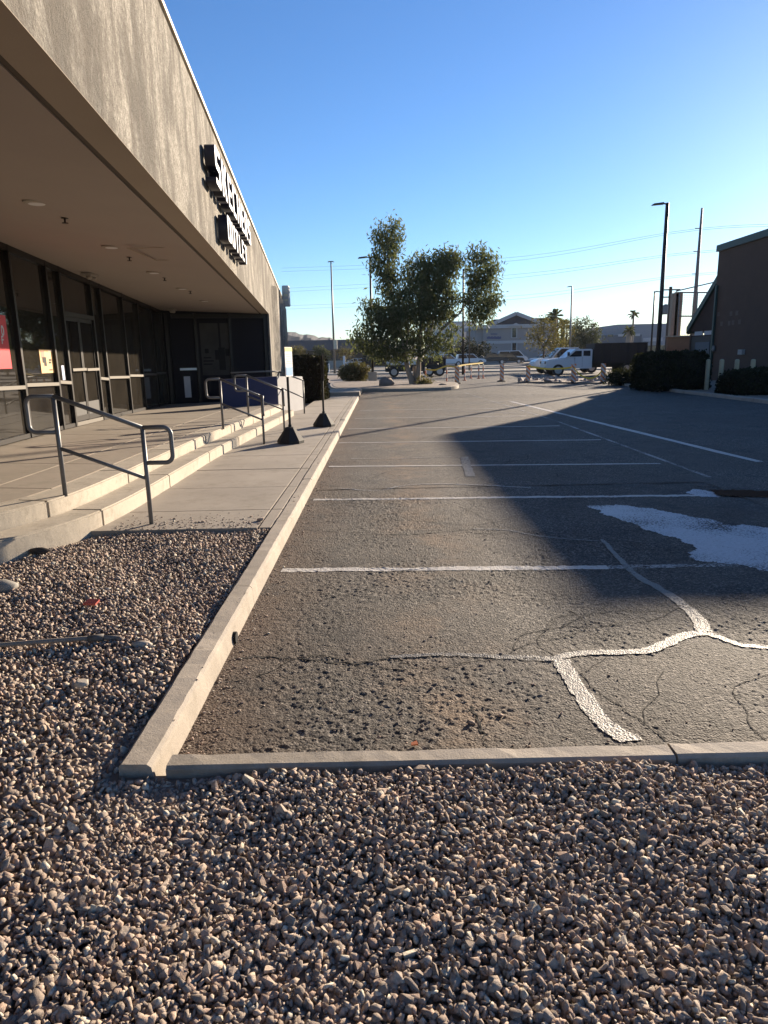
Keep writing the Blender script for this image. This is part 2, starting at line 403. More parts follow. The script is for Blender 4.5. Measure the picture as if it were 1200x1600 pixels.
# ------------------------------------------------------------------ ground
g = MB(); g.sheet([(-1200, -150), (1200, -150), (1200, 1400), (-1200, 1400)], -.03)
build('ground', g, M_dirt, kind='structure')
lot = setting('parking_lot')
NX0, NX1, NY0, NY1 = -.93, 4.1, 2.46, 8.7
g = MB(); g.sheet([(NX1, NY0), (26, NY0), (26, 66), (-12, 66), (-12, 34.2), (NX0, 34.2), (NX0, NY1), (NX1, NY1)], 0)
build('asphalt_surface', g, M_asph, lot)
def vnoise(X, Y, cell, seed):
    r = np.random.default_rng(seed).random((256, 256)); x = X/cell+1000; y = Y/cell+1000
    i, j = np.floor(x).astype(int), np.floor(y).astype(int); u, v = x-i, y-j; u = u*u*(3-2*u); v = v*v*(3-2*v); i %= 256; j %= 256; i2, j2 = (i+1) % 256, (j+1) % 256
    return (r[i, j]*(1-u)+r[i2, j]*u)*(1-v)+(r[i, j2]*(1-u)+r[i2, j2]*u)*v
gx = np.linspace(NX0, NX1, 640); t_ = np.linspace(0, 1, 620); gy = NY0+(NY1-NY0)*(t_**1.35)
GX, GY = np.meshgrid(gx, gy)
def asph_z(X, Y):
    worn = np.clip(.30+1.1*(vnoise(X, Y, .8, 1)*.6+vnoise(X, Y, .3, 2)*.4-.42)*3, .22, 1)*np.clip((X+.95)/.35, .3, 1)
    worn = np.maximum(worn, np.exp(-((X-.1)/.8)**2-((Y-3.2)/.7)**2)); worn = np.maximum(worn, .9*np.exp(-((X-.1)/.7)**2-((Y-6.6)/.8)**2))
    pit = vnoise(X, Y, .050, 3)*.20+vnoise(X, Y, .024, 4)*.33+vnoise(X, Y, .0135, 5)*.47
    return np.minimum(0, -.0155*worn*np.clip(.84-pit, 0, .60)-.0025*vnoise(X, Y, .012, 6))
GZ = asph_z(GX, GY)
def drape(x, y, k, z):
    if not (NX0 < x < NX1 and NY0 < y < NY1): return z
    return float(asph_z(np.array([x]), np.array([y]))[0])*k+.0018
VA = np.stack([GX, GY, GZ], -1).reshape(-1, 3); ii = np.arange(619)[:, None]*640+np.arange(639)[None]; FA = np.stack([ii, ii+1, ii+641, ii+640], -1).reshape(-1, 4)
NEAR_ASPHALT = (VA, FA)
# stall lines, all run from the kerb side across the bay
for i, (y0, x0, x1, y1) in enumerate([(5.30, -.83, 1.75, 5.20), (8.10, -.84, 4.1, 7.86), (10.62, -.84, 4.15, 10.22), (13.62, -.86, 4.2, 13.25), (16.3, -.8, 4.1, 16.0), (19.1, -.75, 3.9, 18.8), (22.0, -.7, 3.6, 21.6), (25.0, .2, 3.8, 24.5), (28.2, .2, 3.8, 28)]):
    n = 40; pts = [(x0+(x1-x0)*k/n, y0+(y1-y0)*k/n+random.uniform(-.004, .004)) for k in range(n+1)]
    build('stall_line', ribbon(pts, .095 if i < 2 else .085, .004, .3, .8 if i < 2 else None), M_line if i < 7 else M_line_old, lot)
build('stall_line', ribbon([(1.75+2.2*k/20, 5.2-.02*k/20) for k in range(21)], .085, .004, .3, .8), M_line_old, lot)
# crack filler running through the lot
def seal(pxs, wd, m=M_seal, jit=.3, z=.005):
    jit *= .45
    pts = catmull([tuple(G(x, y)) for x, y in pxs], 8)
    for i in range(1, len(pts)-1): pts[i] += Vector((random.uniform(-.006, .006), random.uniform(-.006, .006), 0))
    k = len(pts)
    if hasattr(wd, '__len__'): wd = [wd[0]+(wd[1]-wd[0])*i/(k-1) for i in range(k)]
    return build('crack_filler', ribbon(pts, wd, z, jit*1.6, .55), m, lot)
seal([(610, 1026), (690, 1022), (770, 1025), (868, 1029)], (.035, .06), M_seal_dark, .35)
seal([(868, 1029), (900, 1021), (955, 1018), (1010, 1016), (1040, 1005), (1070, 992), (1105, 988)], (.055, .075), z=.0055)
seal([(1105, 988), (1130, 997), (1160, 1007), (1215, 1012), (1300, 1022)], (.055, .05), z=.006)
seal([(877, 1030), (890, 1055), (910, 1085), (930, 1115), (955, 1138), (988, 1157)], (.09, .10), z=.0065)
seal([(1100, 985), (1085, 960), (1040, 925), (990, 895), (955, 858), (940, 842)], (.10, .03), M_seal_dark, .3, .005)
seal([(740, 826), (790, 828), (850, 838), (935, 845)], .03, M_seal_dark, .4)
seal([(525, 763), (590, 766), (640, 758), (720, 757), (830, 762)], .05, M_line_old, .3)
seal([(548, 717), (620, 717), (700, 714), (725, 716)], .05, M_line_old, .3)
seal([(735, 745), (729, 727), (725, 714)], .13, M_seal_dark, .2)
build('lane_line', ribbon([(4.58+.20*k/40-.0, 24.6-14.4*k/40) if 0 else (4.56+1.06*(k/40), 24.8-14.6*k/40) for k in range(41)], .14, .004, .3), M_line, lot)
build('lane_line', ribbon([(3.7+.62*min(1, k/25), 31-22*k/40) for k in range(41)], .07, .0045, .2), M_line_old, lot)
for (a, b) in [((2.4, 23.9), (5.0, 24.8)), ((1.6, 21.5), (4.0, 19.6)), ((2.2, 30.5), (4.9, 30.3))]:
    build('hatch_line', ribbon([(a[0]+(b[0]-a[0])*k/12, a[1]+(b[1]-a[1])*k/12) for k in range(13)], .12, .005, .2), M_line_old, lot)
def inpoly(P, poly):
    x, y = P[:, 0], P[:, 1]; c = np.zeros(len(P), bool); j = len(poly)-1
    for i in range(len(poly)):
        xi, yi = poly[i]; xj, yj = poly[j]
        m = ((yi > y) != (yj > y)) & (x < (xj-xi)*(y-yi)/(yj-yi+1e-12)+xi); c ^= m; j = i
    return c
def blob(name, pxs, m, z, wob=.03, dk=.8):
    pts = [(p.x, p.y) for p in catmull([tuple(G(x, y)) for x, y in pxs+[pxs[0]]], 6)[:-1]]
    xa, xb = min(p[0] for p in pts), max(p[0] for p in pts); ya, yb = min(p[1] for p in pts), max(p[1] for p in pts); st_ = .016
    X, Y = np.meshgrid(np.arange(xa-.1, xb+.1, st_), np.arange(ya-.1, yb+.1, st_)); h, w_ = X.shape
    wx = X+(vnoise(X, Y, .12, 21)-.5)*wob*3+(vnoise(X, Y, .04, 22)-.5)*wob*1.5; wy = Y+(vnoise(X, Y, .12, 23)-.5)*wob*3+(vnoise(X, Y, .04, 24)-.5)*wob*1.5
    ins = inpoly(np.stack([wx.ravel(), wy.ravel()], 1), pts).reshape(h, w_)
    nearm = (X > NX0) & (X < NX1) & (Y > NY0) & (Y < NY1); Z = np.where(nearm & (dk is not None), asph_z(X, Y)*(dk or 0)+.0022, z)
    ok = ins[:-1, :-1] & ins[1:, :-1] & ins[:-1, 1:] & ins[1:, 1:]; a, b = np.where(ok); k = a*w_+b
    F = np.stack([k, k+1, k+1+w_, k+w_], 1); u, inv = np.unique(F, return_inverse=True)
    g = MB(); V = np.stack([X, Y, Z], -1).reshape(-1, 3)[u]; g.v = [tuple(v) for v in V.tolist()]; g.f = [tuple(f) for f in inv.reshape(-1, 4).tolist()]; g.mi = [0]*len(g.f)
    return build(name, g, m, lot, smooth=True)
blob('white_patch', [(916, 791), (965, 788), (1030, 797), (1110, 812), (1140, 818), (1230, 828), (1300, 850), (1240, 892), (1165, 884), (1120, 880), (1085, 872), (1072, 864), (1078, 852), (1040, 838), (985, 818)], M_skysheen, .006)
blob('white_patch', [(1072, 768), (1085, 764), (1115, 768), (1140, 771), (1120, 776), (1090, 775)], M_skysheen, .006, .02)
blob('puddle', [(1108, 766), (1150, 766), (1200, 768), (1260, 772), (1210, 778), (1150, 776), (1120, 774)], M_water, .0068, .02, None)
for pxs, wd in [([(365, 1028), (420, 1026), (500, 1031), (560, 1036), (610, 1027)], .012), ([(455, 827), (540, 831), (640, 835), (740, 826)], .010), ([(735, 1100), (752, 1140), (760, 1165)], .010), ([(500, 757), (540, 761)], .012), ([(1000, 755), (1100, 760), (1200, 767)], .012), ([(640, 1037), (610, 1027)], .012)]:
    pts = catmull([tuple(G(x, y)) for x, y in pxs], 8)
    for p in pts: p += Vector((random.uniform(-.012, .012), random.uniform(-.012, .012), 0))
    build('crack', ribbon(pts, wd, .0045, .9, .9), M_crack, lot)

def wander(x, y, a, L, wd):
    pts = [Vector((x, y, 0))]
    for k in range(int(L/.07)):
        a += random.uniform(-.45, .45); x += math.cos(a)*.07; y += math.sin(a)*.07; pts.append(Vector((x, y, 0)))
        if random.random() < .035 and L > .8: wander(x, y, a+random.choice((-1, 1))*random.uniform(.6, 1.2), L*.4, wd*.7)
    pts = [p for p in pts if p.x > -.88 and p.y > 2.6]
    if len(pts) > 2: build('crack', ribbon(pts, wd, .0045, .8, .9), M_crack, lot)
for x, y, a, L, wd in ((-.85, 3.35, .1, 2.6, .007), (-.8, 6.9, -.05, 3.2, .008), (1.2, 2.7, 1.7, 1.6, .006), (2.2, 3.3, 2.4, 1.8, .006), (-.6, 9.4, .05, 4, .009), (.9, 6.2, 1.2, 1.5, .006), (-.5, 4.5, .9, 1.2, .005), (2.6, 5.9, .3, 2, .007), (.2, 12, .1, 4, .012), (-.7, 14.6, .1, 5, .014)): wander(x, y, a, L, wd)
# kerbs, cast in lengths
def kerb(name, a, b, wd, h, seg, side=1, m=M_kerb, top=.02):
    root = setting(name); a, b = Vector(a), Vector(b); L = (b-a).length; d = (b-a)/L; n = Vector((-d.y, d.x, 0))*side
    k = max(1, round(L/seg))
    for i in range(k):
        p, q = a+d*(L*i/k+.004), a+d*(L*(i+1)/k-.004)
        dz = random.uniform(-.006, .006)
        mb = MB(); S_ = 26; prof = [(top*.3, 0), (top*.75, h-.035), (top*.95, h-.014), (top+.014, h-.002), (wd-.014, h), (wd, h-.012), (wd, 0)]; ch = 0
        for e in range(S_+1):
            c = p.lerp(q, e/S_); ch = max(0, ch*.5+(random.uniform(.003, .009) if random.random() < .12 else 0))
            for m_, (o, z) in enumerate(prof):
                jz = random.uniform(-.0016, .0016) if 0 < m_ < 6 else 0; k_ = ch if m_ in (1, 2, 3) else 0
                v = c+n*(o+jz+k_*.5)+Vector((0, 0, z+(dz if z > .01 else 0)+jz-k_*(.6 if m_ != 1 else .2))); mb.v.append(tuple(v))
        P_ = len(prof)
        for e in range(S_):
            for m_ in range(P_-1):
                f_ = (e*P_+m_, (e+1)*P_+m_, (e+1)*P_+m_+1, e*P_+m_+1); mb.f.append(f_ if side < 0 else f_[::-1]); mb.mi.append(0)
        mb.f.append(tuple(range(P_))); mb.f.append(tuple(range(S_*P_, S_*P_+P_))[::-1]); mb.mi += [0, 0]
        build('kerb_length', mb, m, root)
    return root
lk = kerb('left_kerb', (-.90, 2.385, -.03), (-.90, 28, -.03), .145, .16, 2.05, 1)
drain = MB(); drain.tube([(-.93, 3.86, .035), (-.893, 3.86, .035)], .035, 14)
build('drain_hole', drain, M_crack, lk)
kerb('front_kerb', (-.865, 2.505, -.03), (9, 2.505, -.03), .125, .155, 1.9, -1)
kerb('right_kerb', (11.6, 8, -.03), (11.9, 36, -.03), .16, .15, 3, -1)

# sidewalk in slabs
walk = setting('sidewalk')
ys = [6.2, 7.0, 8.3, 9.7, 11.1, 12.5, 13.9, 15.3, 16.7, 18.1, 19.5, 20.9, 22.3, 23.7, 25.1, 26.5, 28]
for i in range(len(ys)-1):
    z = .128+random.uniform(-.002, .002)
    mb = MB(); mb.box(-2.9 if ys[i] < 19 else (-2.45 if ys[i] > 22 else -3.3), -1.175, ys[i]+.006, ys[i+1]-.006, -.02, z); build('slab', mb, M_conc, walk, bev=.006)
    mb = MB(); mb.box(-1.163, -1.049, ys[i]+.006, ys[i+1]-.006, -.02, z); build('slab', mb, M_conc, walk, bev=.006)
mb = MB(); mb.box(-2.7, -.95, 30.4, 34, -.02, .17); build('slab', mb, M_conc, walk, bev=.01)

# ------------------------------------------------------------------ entrance steps and terrace
P1 = catmull([(-6.6, 2.3, 0), (-5.1, 3.0, 0), (-4.0, 3.9, 0), (-3.4, 4.75, 0), (-3.03, 5.35, 0), (-2.77, 6.0, 0), (-2.66, 6.6, 0), (-2.63, 7.6, 0), (-2.64, 9, 0), (-2.64, 11, 0), (-2.58, 13, 0), (-2.5, 15.2, 0), (-2.42, 17.4, 0), (-2.40, 19.0, 0)], 8)
def off(P, d):
    out = []
    for i, p in enumerate(P):
        t = P[min(i+1, len(P)-1)]-P[max(i-1, 0)]; t.normalize(); out.append(p+Vector((-t.y, t.x, 0))*d)
    return out
P2 = off(P1, .31); P3 = off(P1, .62)
steps = setting('entrance_steps')
def arc_blocks(A, B, z0, z1, seglen):
    i = 0
    while i < len(A)-1:
        j = i; L = 0
        while j < len(A)-1 and L < seglen: L += (A[j+1]-A[j]).length; j += 1
        a = [A[k] for k in range(i, j+1)]; b = [B[k] for k in range(i, j+1)]
        e0 = (a[1]-a[0]).normalized()*.003; e1 = (a[-1]-a[-2]).normalized()*.003
        a[0] = a[0]+e0; b[0] = b[0]+e0; a[-1] = a[-1]-e1; b[-1] = b[-1]-e1
        mb = MB(); dz = random.uniform(-.004, .004); mb.slab([(p.x, p.y) for p in a]+[(p.x, p.y) for p in reversed(b)], z0, z1+dz)
        build('step_block', mb, M_step, steps, bev=.014); i = j
arc_blocks(P1, off(P1, .315), -.02, .285, 1.9)
arc_blocks(off(P1, .32), off(P1, .66), -.02, .435, 1.7)
terr = setting('terrace')
P4 = off(P1, .668)
def xat(P, y):
    for i in range(len(P)-1):
        if P[i].y <= y <= P[i+1].y:
            t = (y-P[i].y)/max(1e-6, P[i+1].y-P[i].y); return P[i].x+(P[i+1].x-P[i].x)*t
    return P[0].x if y < P[0].y else P[-1].x
def zstore(y): return .52-.0125*(min(max(y, 11), 20.6)-11)
def deckz(x, y):
    return .432+(zstore(y)-.432)*min(1, max(0, (-3.3-x)/2.8))
S0 = (-5.56, 11.0); S1 = (-6.30, 20.6)         # shopfront line
def xs(y): return S0[0]+(S1[0]-S0[0])*(y-S0[1])/(S1[1]-S0[1])
dy = [3.7, 5.2, 6.8, 8.4, 10, 11.6, 13.2, 14.8, 16.4, 18.0, 19.6, 22.2]
for i in range(len(dy)-1):
    a, b = dy[i]+.005, dy[i+1]-.005
    sub = [a+(b-a)*k/4 for k in range(5)]
    for (e0, e1) in ((lambda y: xat(P4, y), lambda y: min(xat(P4, y)-.3, -3.9)), (lambda y: min(xat(P4, y)-.3, -3.9)-.012, lambda y: xs(y)-.25)):
        if e0(a) - e1(a) < .1: continue
        pl = [(e0(y), y) for y in sub]+[(e1(y), y) for y in reversed(sub)]
        mb = MB(); mb.prism([(x, y, -.02) for x, y in pl], [(x, y, deckz(x, y)) for x, y in pl]); build('slab', mb, M_deck, terr, bev=.005)
g = MB(); g.slab([(p.x-.02, p.y) for p in P4 if p.y > 3.3]+[(-6.6, 22.3), (-6.6, 3.3)], -.02, .36); build('slab_bed', g, M_crack, terr)

# ------------------------------------------------------------------ shop building
FB0 = Vector((-1.67, 4.0, 3.19)); FB1 = Vector((-3.35, 21.7, 2.98))
def fx(y): return FB0.x+(FB1.x-FB0.x)*(y-4)/17.7
def fzb(y): return 3.19-.21*(y-4)/17.7
def fzt(y): return 4.97-.0244*(y-4)
fdir = Vector((FB1.x-FB0.x, 17.7, 0)).normalized(); fn = Vector((fdir.y, -fdir.x, 0))   # outward normal
shop = thing('shop_building', (-6, 12, 0), 'long sand grey concrete shop building with deep overhanging canopy and dark glass front', 'building')
def fp(y, out=0, z=0): return Vector((fx(y), y, z))+fn*out
YN, YF = -3.5, 34.0
mb = MB(); T = .22
for (y0, y1, zb0, zb1) in ((YN, 21.7, None, None), (21.7, YF, .05, .05)):
    b0 = fzb(y0) if zb0 is None else zb0; b1 = fzb(y1) if zb1 is None else zb1
    n = 12
    for k in range(n if 0 else 1):
        mb.prism([fp(y0, 0, b0), fp(y1, 0, b1), fp(y1, -T, b1), fp(y0, -T, b0)], [fp(y0, 0, fzt(y0)), fp(y1, 0, fzt(y1)), fp(y1, -T, fzt(y1)), fp(y0, -T, fzt(y0))])
build('fascia', mb, [M_stucco], shop)
mb = MB(); mb.prism([fp(YN, .0, fzb(YN)-.004), fp(21.68, .0, fzb(21.68)-.004), fp(21.68, -.235, fzb(21.68)-.004), fp(YN, -.235, fzb(YN)-.004)],
                    [fp(YN, .0, fzb(YN)+.0-.001), fp(21.68, .0, fzb(21.68)-.001), fp(21.68, -.235, fzb(21.68)-.001), fp(YN, -.235, fzb(YN)-.001)])
build('beam_underside', mb, M_beam, shop)
mb = MB(); mb.prism([fp(YN, -.235, fzb(YN)+.01), fp(21.68, -.235, fzb(21.68)+.01), fp(21.68, -.29, fzb(21.68)+.01), fp(YN, -.29, fzb(YN)+.01)],
                    [fp(YN, -.235, fzb(YN)+.03), fp(21.68, -.235, fzb(21.68)+.03), fp(21.68, -.29, fzb(21.68)+.03), fp(YN, -.29, fzb(YN)+.03)])
build('soffit_vent', mb, M_vent, shop)
mb = MB(); mb.prism([fp(YN, .03, fzt(YN)+.002), fp(YF, .03, fzt(YF)+.002), fp(YF, -T-.03, fzt(YF)+.002), fp(YN, -T-.03, fzt(YN)+.002)],
                    [fp(YN, .03, fzt(YN)+.05), fp(YF, .03, fzt(YF)+.05), fp(YF, -T-.03, fzt(YF)+.05), fp(YN, -T-.03, fzt(YN)+.05)])
build('cap_flashing', mb, M_capmetal, shop)
def zst(y): return 3.39-.0333*(y-11)
def soff(y, u):        # u 0 at the vent, 1 at the shopfront
    a = fp(y, -.29, fzb(y)); b = Vector((xs(y)-.1, y, zst(y))); return a.lerp(b, u)
mb = MB(); n = 18
Y0s = -3.5
for k in range(n):
    ya, yb = Y0s+(21.9-Y0s)*k/n, Y0s+(21.9-Y0s)*(k+1)/n
    mb.prism([soff(ya, 0), soff(yb, 0), soff(yb, 1), soff(ya, 1)], [p+Vector((0, 0, .15)) for p in (soff(ya, 0), soff(yb, 0), soff(yb, 1), soff(ya, 1))])
build('soffit', mb, M_soffit, shop)
# roof slab behind the parapet
mb = MB(); mb.prism([fp(YN, -T, 4.1), fp(YF, -T, 4.1), Vector((-30, YF, 4.1)), Vector((-30, YN, 4.1))], [fp(YN, -T, 4.25), fp(YF, -T, 4.25), Vector((-30, YF, 4.25)), Vector((-30, YN, 4.25))])
build('roof', mb, M_office_d, shop)
def soff_at(px, py):
    d = ray(px, py); t = .003
    for k in range(4000):
        p = O+d*t
        a = fp(p.y, -.29); u = (p.x-a.x)/((xs(p.y)-.1)-a.x)
        if p.z >= soff(p.y, u).z: return p
        t += .000004*1.5 if 0 else .00001
    return p
for (px, py) in ((57, 317), (174, 386), (241, 426), (285, 451), (320, 470)):
    p = soff_at(px, py); mb = MB(); mb.lathe((p.x, p.y, p.z-.012), [(.05, 0), (.11, .0), (.135, .008), (.135, .03)], 20)
    l = build('recessed_light', mb, M_pale, shop)
    mb = MB(); mb.lathe((p.x, p.y, p.z-.016), [(.075, 0), (.085, .003)], 16); build('lens', mb, M_white, l)
for (px, py) in ((101, 341), (202, 402), (257, 434), (297, 455)):
    p = soff_at(px, py); mb = MB(); mb.lathe((p.x, p.y, p.z-.055), [(.035, 0), (.035, .006), (.010, .010), (.012, .05), (.04, .052), (.04, .058)], 12)
    build('sprinkler_head', mb, M_pole_d, shop)
for (px, py) in ((140, 427), (268, 482)):
    p = soff_at(px, py); mb = MB(); mb.box(p.x-.10, p.x+.10, p.y-.18, p.y+.18, p.z-.06, p.z-.002); l = build('emergency_light', mb, M_pale, shop, bev=.01)
    for s in (-1, 1):
        mb = MB(); mb.lathe((p.x+.02, p.y+s*.09, p.z-.12), [(.03, 0), (.06, .03), (.05, .06)], 12); build('lamp_head', mb, M_pale, l)
p = soff_at(255, 397); mb = MB()
for (a, b) in (((-.3, -.3), (.3, -.3)), ((.3, -.3), (.3, .3)), ((.3, .3), (-.3, .3)), ((-.3, .3), (-.3, -.3))):
    mb.beam((p.x+a[0]*1.0, p.y+a[1]*2, p.z-.003), (p.x+b[0]*1.0, p.y+b[1]*2, p.z-.003), .025, .006)
build('access_panel', mb, M_beam, shop)

# shopfront
sdir = Vector((S1[0]-S0[0], S1[1]-S0[1], 0)).normalized(); sn = Vector((sdir.y, -sdir.x, 0))
def sp(y, out=0, z=0): return Vector((xs(y), y, z))+sn*out
def yfront(px, py): return PL(px, py, S0, S1).y
ml = [yfront(*q) for q in ((45, 683), (96, 668), (115, 663), (159, 655), (172, 648), (204, 643), (226, 637), (246, 634), (261, 631))]
first = [ml[0]-1.55*k for k in range(8, 0, -1)]
allm = first+ml
def zb(y): return zstore(y)+.005
def upright(y, wd=.065, dp=.13, z0=None, z1=None, m=M_bronze, nm='mullion'):
    mb = MB(); mb.prism([sp(y-wd/2, dp/2, z0 if z0 is not None else zb(y)), sp(y+wd/2, dp/2, z0 if z0 is not None else zb(y)), sp(y+wd/2, -dp/2, z0 if z0 is not None else zb(y)), sp(y-wd/2, -dp/2, z0 if z0 is not None else zb(y))],
                        [q+Vector((0, 0, (z1 or zst(y)-.01)-(z0 if z0 is not None else zb(y)))) for q in (sp(y-wd/2, dp/2, z0 or zb(y)), sp(y+wd/2, dp/2, z0 or zb(y)), sp(y+wd/2, -dp/2, z0 or zb(y)), sp(y-wd/2, -dp/2, z0 or zb(y)))])
    return build(nm, mb, m, shop)
for y in allm: upright(y)
def rail_(y0, y1, z0, z1, ht=.06, dp=.11, m=M_bronze, nm='transom', zr=None):
    mb = MB(); a = [sp(y0, dp/2, z0), sp(y1, dp/2, z1), sp(y1, -dp/2, z1), sp(y0, -dp/2, z0)]
    mb.prism([p-Vector((0, 0, ht/2)) for p in a], [p+Vector((0, 0, ht/2)) for p in a]); return build(nm, mb, m, shop)
ZT = 1.33
for i in range(len(allm)-1):
    a, b = allm[i]+.034, allm[i+1]-.034
    door = abs(allm[i]-ml[2]) < 1e-6
    za = ZT-.002*(a-11)
    rail_(a, b, zb(a)+.035, zb(b)+.035, .07, .10, M_bronze if not door else M_alu, 'sill')
    rail_(a, b, zst(a)-.06, zst(b)-.06, .09, .12, M_bronze, 'head_rail')
    gz0a, gz0b = zb(a)+.07, zb(b)+.07; gt = lambda y: zst(y)-.105
    def pane(y0, y1, z0a, z0b, z1a, z1b, nm='glass_pane'):
        mb = MB(); mb.prism([sp(y0, .004, z0a), sp(y1, .004, z0b), sp(y1, -.004, z0b), sp(y0, -.004, z0a)], [sp(y0, .004, z1a), sp(y1, .004, z1b), sp(y1, -.004, z1b), sp(y0, -.004, z1a)])
        return build(nm, mb, M_glass, shop)
    if not door:
        rail_(a, b, ZT, ZT-.03, .055, .135, M_alu)
        pane(a, b, gz0a, gz0b, ZT-.028, ZT-.058); pane(a, b, ZT+.028, ZT-.002, gt(a), gt(b))
    else:
        zd = 2.52; rail_(a, b, zd, zd, .08, .13, M_bronze); pane(a, b, zd+.04, zd+.04, gt(a), gt(b))
        mid = (a+b)/2
        for (d0, d1) in ((a+.005, mid-.004), (mid+.004, b-.005)):
            fr = MB()
            def bar(y0, y1, z0, z1, dp=.05):
                fr.prism([sp(y0, dp/2, z0), sp(y1, dp/2, z0), sp(y1, -dp/2, z0), sp(y0, -dp/2, z0)], [sp(y0, dp/2, z1), sp(y1, dp/2, z1), sp(y1, -dp/2, z1), sp(y0, -dp/2, z1)])
            z0 = zb(d0)+.075; bar(d0, d0+.055, z0, zd-.045); bar(d1-.055, d1, z0, zd-.045); bar(d0+.056, d1-.056, zd-.11, zd-.045); bar(d0+.056, d1-.056, z0, z0+.10)
            dr = build('door', fr, M_bronze, shop)
            mb = MB(); mb.prism([sp(d0+.056, .016, z0+.10), sp(d1-.056, .016, z0+.10), sp(d1-.056, -.016, z0+.10), sp(d0+.056, -.016, z0+.10)], [sp(d0+.056, .016, z0+.34), sp(d1-.056, .016, z0+.34), sp(d1-.056, -.016, z0+.34), sp(d0+.056, -.016, z0+.34)])
            build('kick_plate', mb, M_doorpan, dr)
            mb = MB(); mb.prism([sp(d0+.056, .004, z0+.341), sp(d1-.056, .004, z0+.341), sp(d1-.056, -.004, z0+.341), sp(d0+.056, -.004, z0+.341)], [sp(d0+.056, .004, zd-.112), sp(d1-.056, .004, zd-.112), sp(d1-.056, -.004, zd-.112), sp(d0+.056, -.004, zd-.112)])
            build('glass_pane', mb, M_glass, dr)
            mb = MB(); mb.beam(sp(d0+.02, .07, z0+.95), sp(d1-.02, .07, z0+.95), .035, .05); build('push_bar', mb, M_alu, dr)
# room behind the glass
mb = MB(); mb.prism([(-14, -2, .30), (xs(-2)-.2, -2, .30), (xs(21)-.2, 21, .30), (-14, 21, .30)], [(-14, -2, .36), (xs(-2)-.2, -2, .36), (xs(21)-.2, 21, .36), (-14, 21, .36)])
build('shop_floor', mb, M_greywall, shop)
M_room = simple('room_wall', (.10, .095, .09), .9)
mb = MB(); mb.box(-14.2, -14, -2, 21, .3, 4); mb.box(-14, -5, -2.2, -2, .3, 4); build('room_wall', mb, M_room, shop)
mb = MB(); mb.prism([(-14, -2, 3.45), (xs(-2)-.25, -2, 3.7), (xs(21)-.25, 21, 3.1), (-14, 21, 3.1)], [(-14, -2, 3.9), (xs(-2)-.25, -2, 3.9), (xs(21)-.25, 21, 3.9), (-14, 21, 3.9)]); build('room_ceiling', mb, M_room, shop)
# end wall of the recess
E0 = Vector((xs(20.6)-.05, 20.6, 0)); E1 = Vector((fx(21.7)-.05, 21.69, 0)); ed = (E1-E0).normalized(); en = Vector((ed.y, -ed.x, 0))
def wq(px, py): return PL(px, py, E0, E1)
def wall_box(nm, px0, px1, py0, py1, o0, o1, m, par=shop, **kw):
    a, b = wq(px0, (py0+py1)/2), wq(px1, (py0+py1)/2); zt = wq((px0+px1)/2, py0).z; z_b = wq((px0+px1)/2, py1).z
    q = [Vector((a.x, a.y, 0))+en*o0, Vector((b.x, b.y, 0))+en*o0, Vector((b.x, b.y, 0))+en*o1, Vector((a.x, a.y, 0))+en*o1]
    mb = MB(); mb.prism([p+Vector((0, 0, z_b)) for p in q], [p+Vector((0, 0, zt)) for p in q]); return build(nm, mb, m, par, **kw)
mb = MB(); q = [E0, E1, E1-en*.25, E0-en*.25]; mb.prism([p+Vector((0, 0, .05)) for p in q], [p+Vector((0, 0, 3.3)) for p in q]); build('end_wall', mb, M_navy, shop)
for x in (264, 309, 362, 416): wall_box('mullion', x-2, x+2, 489, 634, .003, .07, M_bronze)
wall_box('head_rail', 267, 414, 491, 497, .004, .06, M_bronze)
dr = wall_box('dark_door', 270, 306, 503, 632, .005, .05, M_navy, label='dark blue door with a pale push bar')
wall_box('push_bar', 281, 307, 575, 578.5, .052, .10, simple('pale_bar', (.55, .62, .7), .3, .3), dr)
wall_box('notice_sheet', 288, 298, 588, 621, .052, .056, simple('paper_white', (.55, .55, .55), .7), dr)
M_photo = simple('poster_grey', (.05, .048, .046), .6, var=.5, ns=2.2, spec=.15)
ps = wall_box('window_poster', 314, 360, 505, 586, .006, .012, M_photo)
M_photod = simple('poster_dark', (.008, .008, .010), .6, spec=.15)
for (a, b, c, d) in ((342, 352, 543, 578), (336, 343, 547, 562), (341, 344, 505, 543), (352, 358, 545, 556), (320, 326, 545, 552), (318, 330, 558, 560), (318, 334, 563, 565), (318, 332, 568, 570)):
    wall_box('poster_print', a, b, c, d, .0125, .014, M_photod, ps)
# window posters
def win_poster(nm, px0, px1, py0, py1, m, out=-.03):
    a, b = yfront(px0, (py0+py1)/2), yfront(px1, (py0+py1)/2); zt = PL((px0+px1)/2, py0, S0, S1).z; z_b = PL((px0+px1)/2, py1, S0, S1).z
    mb = MB(); mb.prism([sp(a, out, z_b), sp(b, out, z_b), sp(b, out-.006, z_b), sp(a, out-.006, z_b)], [sp(a, out, zt), sp(b, out, zt), sp(b, out-.006, zt), sp(a, out-.006, zt)])
    return build(nm, mb, m, shop)
pr = win_poster('red_poster', -42, 12, 490, 577, M_red, .012)
def print_(par, y0, y1, z0, z1, m, out=-.0285):
    mb = MB(); mb.prism([sp(y0, out, z0), sp(y1, out, z0), sp(y1, out-.002, z0), sp(y0, out-.002, z0)], [sp(y0, out, z1), sp(y1, out, z1), sp(y1, out-.002, z1), sp(y0, out-.002, z1)])
    return build('poster_print', mb, m, par)
def pz(px, py): q = PL(px, py, S0, S1); return q.y, q.z
M_tan = simple('poster_tan', (.62, .36, .13), .5, var=.15)
pt = win_poster('tan_poster', 62, 83, 546, 583, M_tan, .012)
